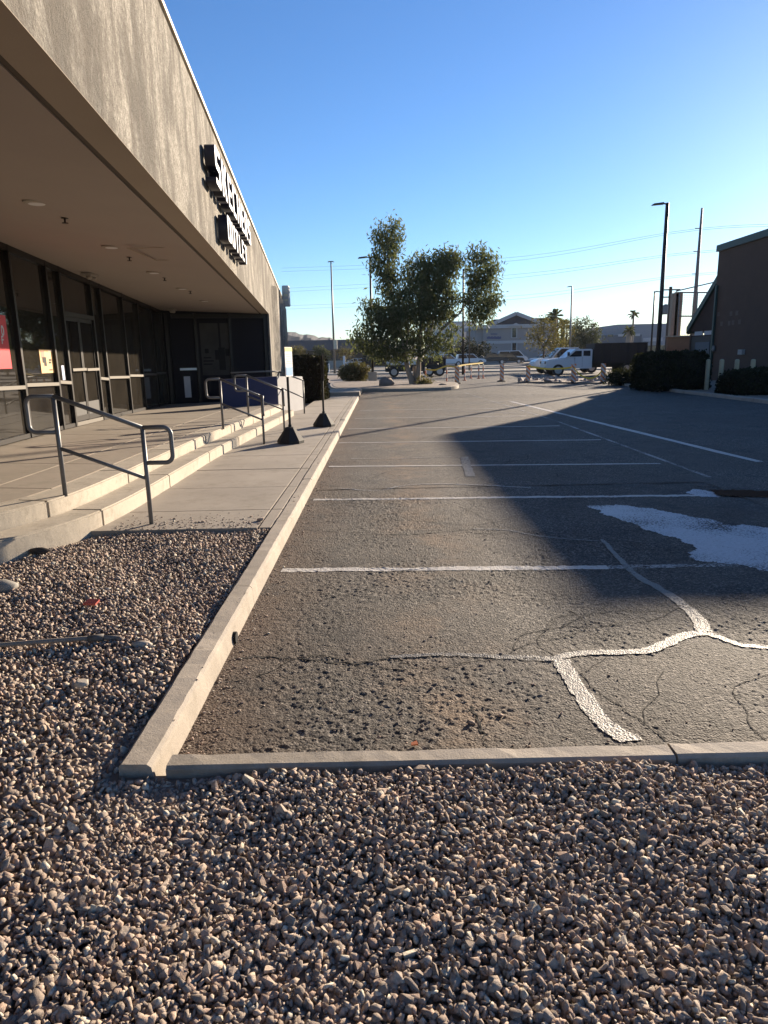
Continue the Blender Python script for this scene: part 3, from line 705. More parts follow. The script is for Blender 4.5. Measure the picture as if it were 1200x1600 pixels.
for (x0, x1, y0, y1, m) in ((62.5, 68, 548, 560, simple('print_rust', (.35, .12, .06), .5)), (65, 71, 558, 567, M_photod), (75, 79, 561, 564, M_photod), (75, 79, 565, 568, M_photod), (74, 82, 548, 549, M_white), (76, 81, 577, 579, M_photod), (68, 72, 567, 572, M_photod)):
    a = pz(x0, (y0+y1)/2); b = pz(x1, (y0+y1)/2); print_(pt, a[0], b[0], pz(x0, y1)[1], pz(x0, y0)[1], m, .0145)
win_poster('notice', 96, 100, 571, 594, simple('notice_blue', (.42, .45, .62), .5), .012)
M_rack = simple('pine_rack', (.34, .20, .10), .7, var=.2)
for (x0, x1) in ((177, 193), (202, 214)):
    a, b = yfront(x0, 590), yfront(x1, 590); rk = MB()
    for y in (a, b): rk.beam(sp(y, -.5, .4), sp(y, -.5, 2.0), .05, .05, (0, 1, 0))
    rr = build('display_rack', rk, M_rack, shop)
    mb = MB()
    for k in range(14): mb.prism([sp(a, -.49, .48+k*.11), sp(b, -.49, .48+k*.11), sp(b, -.53, .48+k*.11), sp(a, -.53, .48+k*.11)], [sp(a, -.49, .56+k*.11), sp(b, -.49, .56+k*.11), sp(b, -.53, .56+k*.11), sp(a, -.53, .56+k*.11)])
    build('rack_slats', mb, M_rack, rr)
# fins on the side wall past the recess
for y0, y1, o in ((23.6, 25.2, .16), (27.6, 29.4, .20), (31.0, 32.2, .16)):
    mb = MB(); mb.prism([fp(y0, .002, .05), fp(y0+.5, o, .05), fp(y1, o, .05), fp(y1+.1, .002, .05)], [fp(y0, .002, fzt(y0)-.5), fp(y0+.5, o, fzt(y0)-.5), fp(y1, o, fzt(y1)-.5), fp(y1+.1, .002, fzt(y1)-.5)])
    build('wall_fin', mb, M_stucco, shop)
# red poster glyphs
def text_mesh(body, size, depth, m, place, par, nm='lettering', boldness=0.0):
    cu = bpy.data.curves.new('glyph', 'FONT'); cu.body = body; cu.size = size; cu.extrude = depth/2; cu.offset = boldness; cu.resolution_u = 3
    ob = bpy.data.objects.new('glyph', cu); COL.objects.link(ob)
    dg = bpy.context.evaluated_depsgraph_get(); dg.update()
    me = bpy.data.meshes.new_from_object(ob.evaluated_get(dg)); bpy.data.objects.remove(ob)
    me.transform(place); me.materials.clear(); me.materials.append(m)
    o = bpy.data.objects.new(nm, me); COL.objects.link(o); o.parent = par
    org = ORG.get(par.name, Vector()); me.transform(Matrix.Translation(-org)); return o
def frame(o, xdir, zdir):      # text x -> xdir, text y -> zdir
    n = xdir.cross(zdir); m = Matrix((xdir, zdir, n)).transposed().to_4x4(); m.translation = o; return m
for body, x, y, s in (('0', 0.5, 524, .20), ('F', 1, 537, .16), ('F', -5, 537, .16)):
    q = PL(x, y, S0, S1); text_mesh(body, s, .004, M_white, frame(Vector((xs(q.y), q.y, q.z))+sn*.0165, sdir, Vector((0, 0, 1))), pr, 'lettering', .004)

# ------------------------------------------------------------------ shop sign, channel letters
def letter_shapes():
    s = .17   # stroke
    t = .155
    Wd = .62
    sq = lambda x0, x1, y0, y1: [(x0, y0), (x1, y0), (x1, y1), (x0, y1)]
    L = {}
    c = .07
    L['S'] = [[(0, 0), (Wd-c, 0), (Wd, c), (Wd, .52), (Wd-.10, .60), (.2, .60), (.2, 1-t), (Wd, 1-t), (Wd, 1), (c, 1), (0, 1-c), (0, .48), (.10, .41), (Wd-.2, .41), (Wd-.2, t), (0, t)]]
    L['K'] = [[(0, 0), (s, 0), (s, .36), (.27, .44), (.43, 0), (.66, 0), (.42, .57), (.66, 1), (.43, 1), (s, .60), (s, 1), (0, 1)]]
    L['E'] = [[(0, 0), (.55, 0), (.55, t), (s, t), (s, .41), (.5, .41), (.5, .59), (s, .59), (s, 1-t), (.55, 1-t), (.55, 1), (0, 1)]]
    L['C'] = [[(c, 0), (.58, 0), (.58, t), (s, t), (s, 1-t), (.58, 1-t), (.58, 1), (c, 1), (0, 1-c), (0, c)]]
    L['H'] = [[(0, 0), (s, 0), (s, .41), (.42, .41), (.42, 0), (.62, 0), (.62, 1), (.42, 1), (.42, .59), (s, .59), (s, 1), (0, 1)]]
    L['R'] = [[(0, 0), (s, 0), (s, .36), (.25, .36), (.42, 0), (.64, 0), (.46, .40), (.56, .46), (.62, .54), (.62, .90), (.55, 1), (0, 1)], sq(s, .42, .54, 1-t)]
    L['O'] = [[(c, 0), (Wd-c, 0), (Wd, c), (Wd, 1-c), (Wd-c, 1), (c, 1), (0, 1-c), (0, c)], sq(s, Wd-.2, t, 1-t)]
    L['U'] = [[(c, 0), (Wd-c, 0), (Wd, c), (Wd, 1), (Wd-.2, 1), (Wd-.2, t), (s, t), (s, 1), (0, 1), (0, c)]]
    L['T'] = [[(.2, 0), (.4, 0), (.4, 1-t), (.6, 1-t), (.6, 1), (0, 1), (0, 1-t), (.2, 1-t)]]
    L['L'] = [[(0, 0), (.53, 0), (.53, t), (s, t), (s, 1), (0, 1)]]
    return L
LS = letter_shapes()
DEP = .13
sg0 = fp(13, 0, 0)
sign = thing('shop_sign', (fx(14), 14, 3.6), 'two rows of white block letters with dark navy sides fixed to the concrete fascia', 'sign')
def letter(ch, y0, wd, z0, z1, par):
    cu = bpy.data.curves.new('glyph', 'CURVE'); cu.dimensions = '2D'; cu.fill_mode = 'BOTH'; cu.extrude = DEP/2
    W_ = max(p[0] for p in LS[ch][0])
    for poly in LS[ch]:
        sp_ = cu.splines.new('POLY'); sp_.points.add(len(poly)-1); sp_.use_cyclic_u = True
        for q, (x, y) in zip(sp_.points, poly): q.co = (x/W_*wd, z0*0+y*(z1-z0), 0, 1)
    ob = bpy.data.objects.new('glyph', cu); COL.objects.link(ob)
    dg = bpy.context.evaluated_depsgraph_get(); dg.update()
    me = bpy.data.meshes.new_from_object(ob.evaluated_get(dg)); bpy.data.objects.remove(ob)
    me.materials.clear(); me.materials.append(M_signnavy); me.materials.append(M_signwhite)
    for p in me.polygons: p.material_index = 1 if p.normal.z > .9 else 0
    base = fp(y0, .03+DEP/2, z0); me.transform(frame(base, fdir, Vector((0, 0, 1)))); me.transform(Matrix.Translation(-ORG[par.name]))
    o = bpy.data.objects.new('letter', me); COL.objects.link(o); o.parent = par
def fr_y(px, py): return PL(px, py, fp(4, .03+DEP), fp(20, .03+DEP))
for word, tl, bl, tr, br in (('SKECHERS', (331.5, 217), (341, 290), (391, 350), (392, 384)), ('OUTLET', (355, 335), (356.5, 374), (386, 388), (386, 414))):
    a, b, c, d = (fr_y(*q) for q in (tl, bl, tr, br))
    ya = (a.y+b.y)/2; yb = (c.y+d.y)/2
    Wt = sum(max(p[0] for p in LS[ch][0])+.19 for ch in word)-.19; k = (yb-ya)/Wt; y = ya
    for ch in word:
        wl = max(p[0] for p in LS[ch][0])*k; f0 = (y-ya)/(yb-ya)
        letter(ch, y, wl*fdir.y, b.z+(d.z-b.z)*f0, a.z+(c.z-a.z)*f0, sign); y += wl+.19*k
    SIGN_DBG = globals().get('SIGN_DBG', [])+[(word, ya, yb, a.z, b.z, c.z, d.z)]
print(SIGN_DBG)

# blade sign on a dark post beyond the building corner
p = AT(447, 600, 30.0); bx, by = p.x, 30.0
bl = thing('blade_sign', (bx, by, .05), 'grey square sign board on a dark brown post at the far building corner', 'sign')
mb = MB(); mb.box(bx-.12, bx+.12, by-.12, by+.12, .05, AT(447, 478, 30).z); build('post', mb, M_pole_d, bl)
a = AT(440, 446, 29.8); b = AT(452, 478, 29.8)
mb = MB(); mb.box(a.x, b.x, 29.8, 30.25, b.z, a.z); bd_ = build('board', mb, simple('board_grey', (.55, .52, .49), .6), bl, bev=.02)
mb = MB(); mb.box(a.x+.07, b.x-.04, 29.785, 29.795, b.z+.38, a.z-.12); build('pale_panel', mb, simple('pale_yellow', (.75, .68, .45), .5), bd_)
text_mesh('IS', .36, .004, simple('board_grey', (.55, .52, .49), .6), frame(Vector((a.x+.08, 29.78, b.z+.48)), Vector((1, 0, 0)), Vector((0, 0, 1))), bd_, 'lettering', .01)
mb = MB(); mb.box(a.x+.08, b.x-.05, 29.785, 29.795, b.z+.2, b.z+.27); build('printed_strip', mb, simple('pale_yellow', (.75, .68, .45), .5), bd_)

# blue ramp wall
rw = thing('ramp_wall', (-2.9, 19.8, .13), 'low blue painted ramp wall with a sunlit grey end behind the steps', 'wall')
c0 = G(349, 637, .43); c1 = G(435, 633, .40); c2 = G(475, 639, .13)
def wallseg(nm, a, b, z0, z1a, z1b, th, m, par):
    a = Vector((a.x, a.y, 0)); b = Vector((b.x, b.y, 0)); d = (b-a).normalized(); n = Vector((-d.y, d.x, 0))*th
    mb = MB(); q = [a, b, b+n, a+n]; zz = [z1a, z1b, z1b, z1a]
    mb.prism([p+Vector((0, 0, z0)) for p in q], [p+Vector((0, 0, z)) for p, z in zip(q, zz)]); return build(nm, mb, m, par, bev=.01)
zt0 = AT(349, 593, c0.y).z; zt1 = AT(435, 588, c1.y).z; zt2 = AT(475, 588, c2.y).z
wallseg('front_panel', c0, c1, .05, zt0, zt1, .16, M_bluewall, rw)
wallseg('end_panel', c1+Vector((.004, .004, 0)), c2, .05, zt1, zt2, .16, M_greywall, rw)

# ------------------------------------------------------------------ handrails
def loop_pts(p, q, r=.06):
    return p, q
def handrail(y, xl, xu, label, r=.021, xo=.26, zl=.13, zu=.435, hl=.92, hu=.92, low='x'):
    root = thing('handrail', (xl, y, zl), label, 'handrail', 'metal handrails on the entrance steps')
    tl, tu = zl+hl, zu+hu
    for x, z, t in ((xl, zl, tl), (xu, zu, tu)):
        mb = MB(); mb.tube([(x, y, z-.02), (x, y, t-.01)], r, 12); build('post', mb, M_rail, root, smooth=True)
    mb = MB(); mb.tube([(xl, y, tl), (xu, y, tu)], r, 12); build('top_bar', mb, M_rail, root, smooth=True)
    mb = MB(); mb.tube([(xl, y, zl+.44), (xu, y, zu+.44)], r*.85, 12); build('lower_bar', mb, M_rail, root, smooth=True)
    def loop(x, t, s):
        c = .07; P = [(x, y, t)]
        P += [(x+s*(xo-c+c*math.sin(a)), y, t-c+c*math.cos(a)) for a in [k*math.pi/12 for k in range(0, 7)]]
        h = .33
        P += [(x+s*(xo-c+c*math.cos(a)), y, t-h+c-c*math.sin(a)) for a in [k*math.pi/12 for k in range(0, 7)]]
        P += [(x+s*.015, y, t-h)]
        mb = MB(); mb.tube(P, r, 12); build('end_loop', mb, M_rail, root, smooth=True)
    if low == 'x': loop(xl, tl, 1)
    elif low == 'y':
        c = .06; P = [(xl-.03, y, tl+.012)]+[(xl+.03, y-(.03+c*math.sin(a)), tl-c+c*math.cos(a)) for a in [k*math.pi/12 for k in range(0, 7)]]
        P += [(xl+.03, y-(.03+c*math.cos(a)), tl-.33+c-c*math.sin(a)) for a in [k*math.pi/12 for k in range(0, 7)]]+[(xl, y, tl-.33)]
        mb = MB(); mb.tube(P, r, 12); build('end_loop', mb, M_rail, root, smooth=True)
    if low: loop(xu, tu, -1)
    else:
        mb = MB(); mb.tube([(xu, y, tu), (xu-.25, y-.1, tu+.02), (c0.x+.2, c0.y+.25, tu+.02)], r, 12); build('wall_bar', mb, M_rail, root, smooth=True)
    return root
handrail(6.45, -2.23, -3.02, 'grey metal handrail with looped ends nearest the camera on the curved step corner')
handrail(12.65, -2.17, -2.9, 'second grey handrail, beside the nearer pyramid based sign stand', hl=.86, hu=.88, low='y')
handrail(15.15, -2.14, -2.9, 'third grey handrail, between the second rail and the blue ramp wall', hl=.86, hu=.88, low='y')
handrail(19.6, -2.18, -2.85, 'farthest grey handrail, in front of the sunlit grey wall end', hl=.92, hu=.86, low=None)

# ------------------------------------------------------------------ portable sign stands
def sign_stand(x, y, label, htop, board, faces):
    root = thing('sign_stand', (x, y, .128), label, 'sign stand', 'portable sign stands on the sidewalk')
    mb = MB(); c = Vector((x, y, .128))
    prof = [(.245, 0), (.25, .05), (.235, .075), (.085, .29), (.05, .30)]
    mb.lathe(c, prof, 8); build('base', mb, M_rubber, root)
    mb = MB(); mb.lathe(c+Vector((0, 0, .29)), [(.034, 0), (.034, .05), (.024, .055), (.024, htop-.35)], 12); build('pole', mb, M_black, root)
    z1 = .128+htop; bz = z1-board[1]; w2 = board[0]/2; d = Vector((math.sin(faces), -math.cos(faces), 0)); sd_ = Vector((math.cos(faces), math.sin(faces), 0))
    mb = MB(); mb.obox(c+d*.035+Vector((0, 0, htop-board[1]/2)), sd_, d, Vector((0, 0, 1)), w2, .006, board[1]/2)
    return root, build('board', mb, M_white, root, bev=.004), c, d, sd_
root, bd_, c, d, sd_ = sign_stand(-1.69, 12.72, 'black pyramid based sign stand with a white, yellow topped notice board', 1.72, (.30, .52), R(72))
mb = MB(); mb.obox(c+d*.043+Vector((0, 0, 1.68)), sd_, d, Vector((0, 0, 1)), .149, .001, .035); build('yellow_band', mb, M_tape, bd_)
mb = MB(); mb.obox(c+d*.043+Vector((0, 0, 1.30)), sd_, d, Vector((0, 0, 1)), .13, .001, .07); build('blue_band', mb, simple('print_blue', (.10, .32, .62), .5), bd_)
for k in range(5):
    mb = MB(); mb.obox(c+d*.043+Vector((0, 0, 1.43+k*.042)), sd_, d, Vector((0, 0, 1)), .11-.02*(k % 2), .001, .008); build('printed_line', mb, simple('print_grey', (.35, .36, .38), .6), bd_)
root, bd_, c, d, sd_ = sign_stand(-1.32, 15.76, 'black pyramid based sign stand seen edge on, farther along the sidewalk', 1.62, (.30, .60), R(96))
bd_.data.materials[0] = simple('board_brown', (.13, .11, .095), .6)

# ------------------------------------------------------------------ brown building on the right
bb = thing('brown_building', (20, 32, 0), 'dark brown building with green roof edge in shade on the right', 'building')
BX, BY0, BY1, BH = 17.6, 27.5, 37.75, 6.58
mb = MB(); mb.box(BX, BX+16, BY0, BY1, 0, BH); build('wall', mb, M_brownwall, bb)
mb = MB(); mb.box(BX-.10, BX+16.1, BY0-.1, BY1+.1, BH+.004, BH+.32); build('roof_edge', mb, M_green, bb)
# rear lean-to: west rake falls away towards the back
LX = 18.25
r1 = PL(1118, 440, (LX, 0), (LX, 9)); r2 = PL(1076, 511, (LX, 0), (LX, 9)); sl = (r2.z-r1.z)/(r2.y-r1.y); yA = BY1+.05; zA = r1.z+sl*(yA-r1.y)
mb = MB(); mb.prism([(LX-.12, yA, zA-.38), (LX-.12, r2.y, r2.z-.38), (LX+15, r2.y, r2.z-.38), (LX+15, yA, zA-.38)], [(LX-.12, yA, zA), (LX-.12, r2.y, r2.z), (LX+15, r2.y, r2.z), (LX+15, yA, zA)]); build('lower_roof', mb, M_green, bb)
zw1 = PL(1098, 517, (LX, 0), (LX, 9)).z; zw0 = PL(1098, 525, (LX, 0), (LX, 9)).z; yB = r2.y-.45
M_brownshade = simple('shaded_brown_wall', (.05, .028, .02), .9)  # shade put into the brown wall colour to offset ground bounce
mb = MB(); mb.prism([(LX, yA, zw1), (LX, yB, zw1), (LX+.2, yB, zw1), (LX+.2, yA, zw1)], [(LX, yA, zA-.39), (LX, yB, max(zw1+.02, r2.z-sl*.45-.39)), (LX+.2, yB, max(zw1+.02, r2.z-sl*.45-.39)), (LX+.2, yA, zA-.39)]); build('gable_wall', mb, M_brownshade, bb)
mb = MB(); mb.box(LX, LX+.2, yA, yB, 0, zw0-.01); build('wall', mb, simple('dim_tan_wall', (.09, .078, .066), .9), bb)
for (px0, px1) in ((1085, 1097), (1100, 1112)):
    a, b = PL(px0, 516, (LX, 0), (LX, 9)), PL(px1, 516, (LX, 0), (LX, 9)); mb = MB(); mb.box(LX+.02, LX+.08, b.y, a.y, zw0, zw1-.01); build('window', mb, M_hotel2, bb)
mb = MB(); mb.box(LX, LX+.2, yA, yB, zw0-.004, zw0+.05); build('sill', mb, M_brownshade, bb)
a, b = PL(1088, 535, (LX, 0), (LX, 9)), PL(1110, 535, (LX, 0), (LX, 9)); mb = MB(); mb.box(LX-.05, LX-.004, b.y, a.y, .1, a.z); build('roll_door', mb, simple('door_grey', (.10, .115, .13), .7), bb)
mb = MB(); mb.tube([(LX-.08, r2.y-.15, r2.z-.4), (LX-.08, yB-.1, zw1-.1), (LX-.08, yB-.12, .1)], .05, 8); build('downpipe', mb, M_brownwall, bb)
mb = MB(); mb.box(BX-.12, BX-.02, BY1-.3, BY1-.15, .1, 4.9); build('downpipe', mb, M_green, bb)
q = lambda px, py: PL(px, py, (BX-.02, 20), (BX-.02, 40))
a, b = q(1157, 546), q(1163, 554); mb = MB(); mb.box(BX-.15, BX-.003, min(a.y, b.y), max(a.y, b.y), min(a.z, b.z), max(a.z, b.z)); build('meter_box', mb, simple('meter_grey', (.30, .28, .26), .6), bb)
a = q(1115, 540); mb = MB(); mb.lathe((BX-.1, a.y-.2, a.z-.3), [(.06, 0), (.1, .1), (.06, .3)], 10); build('wall_lamp', mb, M_pole_g, bb)
for (px, py) in ((1122, 491), (1142, 490), (1151, 489), (1127, 506), (1139, 505), (1145, 504), (1155, 503)):
    a = q(px, py); mb = MB(); mb.box(BX-.012, BX-.004, a.y-.13, a.y+.13, a.z-.11, a.z+.11); build('faded_mark', mb, simple('faded_mark', (.14, .10, .08), .9), bb)
# pale posts in front of it
for i, (px, py, Y, lab) in enumerate(((1103, 612, 28.5, 'pale post half hidden at the right end of the big hedge'), (1124, 612, 27.2, 'full height pale cream post in the gap between the hedges'), (1148, 608, 27.2, 'cream post behind the left part of the right hedge'), (1173, 608, 26.4, 'cream post rising behind the right hedge near the frame edge'))):
    p = AT(px, py, Y); h = AT(px, 562, Y).z
    mb = MB(); mb.lathe((p.x, Y, .02), [(.085, 0), (.085, h-.06), (.07, h-.02), (.03, h)], 12); build('pale_post', mb, M_cream, label=lab, cat='post', group='pale posts by the brown building')
# walls and netting behind
p = AT(1042, 560, 52); q2 = AT(1092, 560, 46)
wl = thing('block_wall', (p.x, 50, 0), 'orange brown block wall below the netting frame', 'wall')
zt = AT(1045, 527, 52).z
mb = MB(); mb.prism([(p.x, 52, 0), (q2.x+3, 46, 0), (q2.x+3, 46.3, 0), (p.x, 52.3, 0)], [(p.x, 52, zt), (q2.x+3, 46, zt-.1), (q2.x+3, 46.3, zt-.1), (p.x, 52.3, zt)]); build('wall', mb, M_orange_wall, wl)
mb = MB(); mb.prism([(p.x-.1, 51.9, zt+.004), (q2.x+3, 45.9, zt-.096), (q2.x+3, 46.4, zt-.096), (p.x-.1, 52.4, zt+.004)], [(p.x-.1, 51.9, zt+.1), (q2.x+3, 45.9, zt), (q2.x+3, 46.4, zt), (p.x-.1, 52.4, zt+.1)]); build('coping', mb, M_pillar, wl)
fr = thing('net_frame', (24, 54, 0), 'tall netting frame on tan pillars behind the block wall', 'netting frame')
for (px, pt_, wd) in ((1049, 458, .45), (1055, 456, .5)):
    b = AT(px, 560, 54); t = AT(px+3, pt_, 54); mb = MB(); mb.prism([(b.x-wd/2, 54, 0), (b.x+wd/2, 54, 0), (b.x+wd/2, 54.4, 0), (b.x-wd/2, 54.4, 0)], [(b.x-wd/2, 54, t.z), (b.x+wd/2, 54, t.z), (b.x+wd/2, 54.4, t.z), (b.x-wd/2, 54.4, t.z)]); build('pillar', mb, M_pillar, fr)
def pbar(nm, a, b, Y, r, m, par):
    mb = MB(); mb.tube([AT(*a, Y), AT(*b, Y)], r, 6); return build(nm, mb, m, par)
for a, b in (((1062, 457), (1058, 525)), ((1062, 457), (1112, 457)), ((1060, 494), (1090, 494)), ((1056, 455), (1120, 440)), ((1090, 457), (1086, 530))):
    pbar('frame_bar', a, b, 53.8, .05, M_pole_g, fr)
mb = MB()
for k in range(18): mb.tube([AT(1062+k*2.6, 458, 53.9), AT(1059+k*2.6, 525, 53.9)], .008, 3)
for k in range(20): mb.tube([AT(1061, 458+k*3.4, 53.9), AT(1106, 458+k*3.4, 53.9)], .008, 3)
build('net', mb, M_pole_g, fr, kind='stuff')

# ------------------------------------------------------------------ poles and wires
def lamp_pole(name, x, y, h, r0, r1, label, arms, m=M_pole_d, ped=None):
    root = thing(name, (x, y, 0), label, 'street lamp', 'light poles around the car park')
    z0 = 0
    if ped:
        mb = MB(); mb.box(x-ped[0]/2, x+ped[0]/2, y-ped[0]/2, y+ped[0]/2, 0, ped[1]); build('pedestal', mb, M_pale, root, bev=.02); z0 = ped[1]
    mb = MB(); mb.tube([(x, y, z0), (x, y, h)], [r0, r1], 10); build('pole', mb, m, root, smooth=True)
    for s, L in arms:
        mb = MB(); mb.tube([(x, y, h-.06), (x+s*L*.3, y, h-.02)], .035, 6); build('arm', mb, m, root)
        mb = MB(); xa, xb = x+s*L*.25, x+s*L
        mb.prism([(xa, y-.08, h-.07), (xb, y-.15, h-.10), (xb, y+.15, h-.10), (xa, y+.08, h-.07)][::s], [(xa, y-.08, h+.03), (xb-s*.06, y-.13, h-.03), (xb-s*.06, y+.13, h-.03), (xa, y+.08, h+.03)][::s]); build('lamp_head', mb, m, root)
    return root
def pole_px(px_b, px_t, py_t, Y): b = AT(px_b, 600, Y); t = AT(px_t, py_t, Y); return (b.x+t.x)/2 if 0 else t.x, t.z
x, h = pole_px(1032, 1043, 317, 36.1); lamp_pole('street_lamp', x, 36.1, h, .115, .085, 'tall dark lamp post rising behind the big hedge on the right', [(-1, .75)])
x, h = pole_px(585, 578, 401, 46); lamp_pole('street_lamp', x, 46, h, .09, .06, 'dark lamp post on a concrete block behind the left of the tree', [(-1, .75), (1, .4)], ped=(.55, .68))
x, h = pole_px(524, 517, 408, 68); lamp_pole('street_lamp', x, 68, h, .12, .06, 'thin grey twin headed pole standing left of the tree', [(-1, .3), (1, .3)], M_pole_g)
x, h = pole_px(722, 724, 420, 60); lamp_pole('street_lamp', x, 60, h, .10, .07, 'brown pole half hidden by the right side of the tree crown', [(1, .6)])
x, h = pole_px(733, 734, 440, 74); lamp_pole('street_lamp', x, 74, h, .07, .05, 'thin brown pole just right of the brown pole at the tree', [(1, .4)], M_wood)
x, h = pole_px(890, 894, 447, 72); lamp_pole('street_lamp', x, 72, h, .11, .07, 'grey lamp pole beyond the white dump truck', [(-1, .5)], M_pole_g)
x, h = pole_px(1017, 1023, 455, 70); lamp_pole('street_lamp', x, 70, h, .10, .07, 'dark pole left of the tall lamp post', [(1, .5)])
p = AT(1097, 325, 78)
pm = thing('power_mast', (p.x, 78, 0), 'very tall tapered steel power pole behind the netting', 'power pole')
mb = MB(); mb.tube([(p.x, 78, 0), (p.x, 78, p.z)], [.30, .10], 10); build('pole', mb, M_pole_t, pm, smooth=True)
for py in (357, 393, 428):
    zz = AT(1092, py, 78).z; mb = MB(); mb.tube([(p.x, 78, zz), (p.x-.6, 77.9, zz)], .05, 6); build('bracket', mb, M_pole_t, pm)
up_ = thing('utility_pole', (AT(1048, 560, 62).x, 62, 0), 'wooden utility pole with transformer beside the tan pillars', 'utility pole')
p = AT(1050, 448, 62); mb = MB(); mb.tube([(p.x-.1, 62, 0), (p.x-.1, 62, p.z)], [.2, .14], 8); build('pole', mb, M_wood, up_)
for dz in (.3, .9):
    mb = MB(); mb.box(p.x-.9, p.x+.7, 61.9, 62.05, p.z-dz, p.z-dz+.1); build('cross_arm', mb, M_wood, up_)
mb = MB(); mb.lathe((p.x-.55, 61.7, p.z-2.3), [(.22, 0), (.24, .1), (.24, .75), (.1, .85)], 10); build('transformer', mb, M_pole_g, up_)
def wire(P, lab, r=.015):
    mb = MB(); mb.tube(catmull(P, 8), r, 5, False); build('power_line', mb, M_wire, label=lab, cat='power line', group='power lines across the sky')
rowlab = ('upper', 'middle', 'lower')
for i, (l0, l1, c, e) in enumerate((((440, 419), (780, 404), (1092, 357), (1215, 352)), ((440, 451), (780, 431), (1087, 393), (1215, 386)), ((440, 478), (780, 464), (1084, 428), (1215, 420)))):
    for k in range(2):
        dz = .42*k; ex = Vector((0, 0, -dz))
        pts = [AT(l0[0], l0[1], 150)+ex*1.6, AT(l1[0], l1[1], 108)+ex*1.2, AT(c[0], c[1], 77.9)+ex*.4, AT(e[0]+120, e[1], 70)+ex]
        wire(pts, '%s wire of the %s pair of power lines crossing the sky' % (('top', 'bottom')[k], rowlab[i]))

# ------------------------------------------------------------------ foliage
def leaf_mesh(lobes, n, ln, wd, droop=.5, shell=.0, clump=14, clr=.3):
    """lobes: (centre, radii); drooping leaf blades gathered in clumps"""
    vol = np.array([l[1][0]*l[1][1]*l[1][2] for l in lobes])**.8; cnt = np.maximum(1, (n/clump*vol/vol.sum()).astype(int))
    C = []
    for (c, r), k in zip(lobes, cnt):
        d = rng.normal(size=(k, 3)); d /= np.linalg.norm(d, axis=1)[:, None]
        rad = (shell+(1-shell)*rng.random(k))**(1/2.2)
        C.append(np.array(c)+d*rad[:, None]*np.array(r))
    C = np.concatenate(C); C = np.repeat(C, clump, axis=0)
    C = C+rng.normal(size=C.shape)*clr*np.array([1, 1, .9]); N = len(C)
    a = rng.normal(size=(N, 3)); a[:, 2] -= droop*2; a /= np.linalg.norm(a, axis=1)[:, None]
    b = rng.normal(size=(N, 3)); b -= (b*a).sum(1)[:, None]*a; b /= np.linalg.norm(b, axis=1)[:, None]
    L = ln*(.6+.8*rng.random(N))[:, None]; Wd = wd*(.6+.8*rng.random(N))[:, None]
    V = np.stack([C, C+a*L*.45+b*Wd*.5, C+a*L, C+a*L*.45-b*Wd*.5], 1).reshape(-1, 3)
    return V, np.arange(4*N).reshape(-1, 4)
def np_mesh(name, V, F, m, parent=None, **kw):
    me = bpy.data.meshes.new(name); o = bpy.data.objects.new(name, me)
    org = ORG.get(parent.name, Vector()) if parent else Vector()
    V = V-np.array(org); k = F.shape[1]
    me.vertices.add(len(V)); me.vertices.foreach_set('co', V.astype(np.float32).ravel())
    me.loops.add(F.size); me.loops.foreach_set('vertex_index', F.astype(np.int32).ravel())
    me.polygons.add(len(F)); me.polygons.foreach_set('loop_start', np.arange(0, F.size, k, dtype=np.int32)); me.polygons.foreach_set('loop_total', np.full(len(F), k, dtype=np.int32))
    me.update(calc_edges=True); me.materials.append(m); COL.objects.link(o)
    if parent: o.parent = parent; ORG[o.name] = org
    return tag(o, **kw)
def limb(mb, a, b, r0, r1, wig=.12, n=6):
    a, b = Vector(a), Vector(b); L = (b-a).length
    pts = [a.lerp(b, k/n)+Vector((random.uniform(-1, 1), random.uniform(-1, 1), random.uniform(-.5, .5)))*wig*L*.12*(0 if k in (0, n) else 1) for k in range(n+1)]
    mb.tube(pts, [r0+(r1-r0)*k/n for k in range(n+1)], 8); return pts
# the big tree on the island
TY = 38.8; tb = G(598+50, 603); tb = Vector((AT(648, 602, TY).x, TY, .12))
tree = thing('tree', tb, 'large multi trunk evergreen tree with drooping grey green foliage on the kerbed island', 'tree')
def lobe(px, py, rx, ry, Y=TY, dz=1.0, dy=0):
    c = AT(px, py, Y+dy); k = (Y+dy)/FPX*1.02; return (tuple(c), (rx*k, max(rx, ry)*k*dz*.8, ry*k))
LB = [lobe(606, 362, 22, 22), lobe(602, 400, 24, 34), lobe(608, 445, 20, 26), lobe(655, 428, 26, 34), lobe(648, 470, 34, 36), lobe(690, 425, 26, 36), lobe(700, 410, 20, 24), lobe(752, 415, 26, 34), lobe(754, 462, 28, 34), lobe(748, 493, 22, 14),
      lobe(640, 505, 46, 34, dy=.4), lobe(612, 490, 26, 34), lobe(575, 528, 26, 24), lobe(590, 500, 22, 24), lobe(572, 480, 14, 12), lobe(688, 470, 28, 34), lobe(632, 545, 34, 20), lobe(596, 548, 22, 15), lobe(672, 540, 20, 22), lobe(702, 528, 14, 20), lobe(704, 470, 14, 18)]
V, F = leaf_mesh([(c, tuple(x*.94 for x in r)) for c, r in LB], 27000, .25, .075, .6, .2, 26, .21)
np_mesh('crown', V, F, M_leaf_e, tree)
mb = MB(); b1 = tb+Vector((-.12, 0, -.15)); b2 = tb+Vector((.14, .05, -.15))
f1 = AT(634, 560, TY); f2 = AT(655, 560, TY)
limb(mb, b1, f1, .17, .12); limb(mb, b2, f2, .16, .12); limb(mb, tb+Vector((0, .1, -.1)), AT(648, 572, TY+.3), .13, .10)
build('trunk', mb, M_bark, tree, smooth=True)
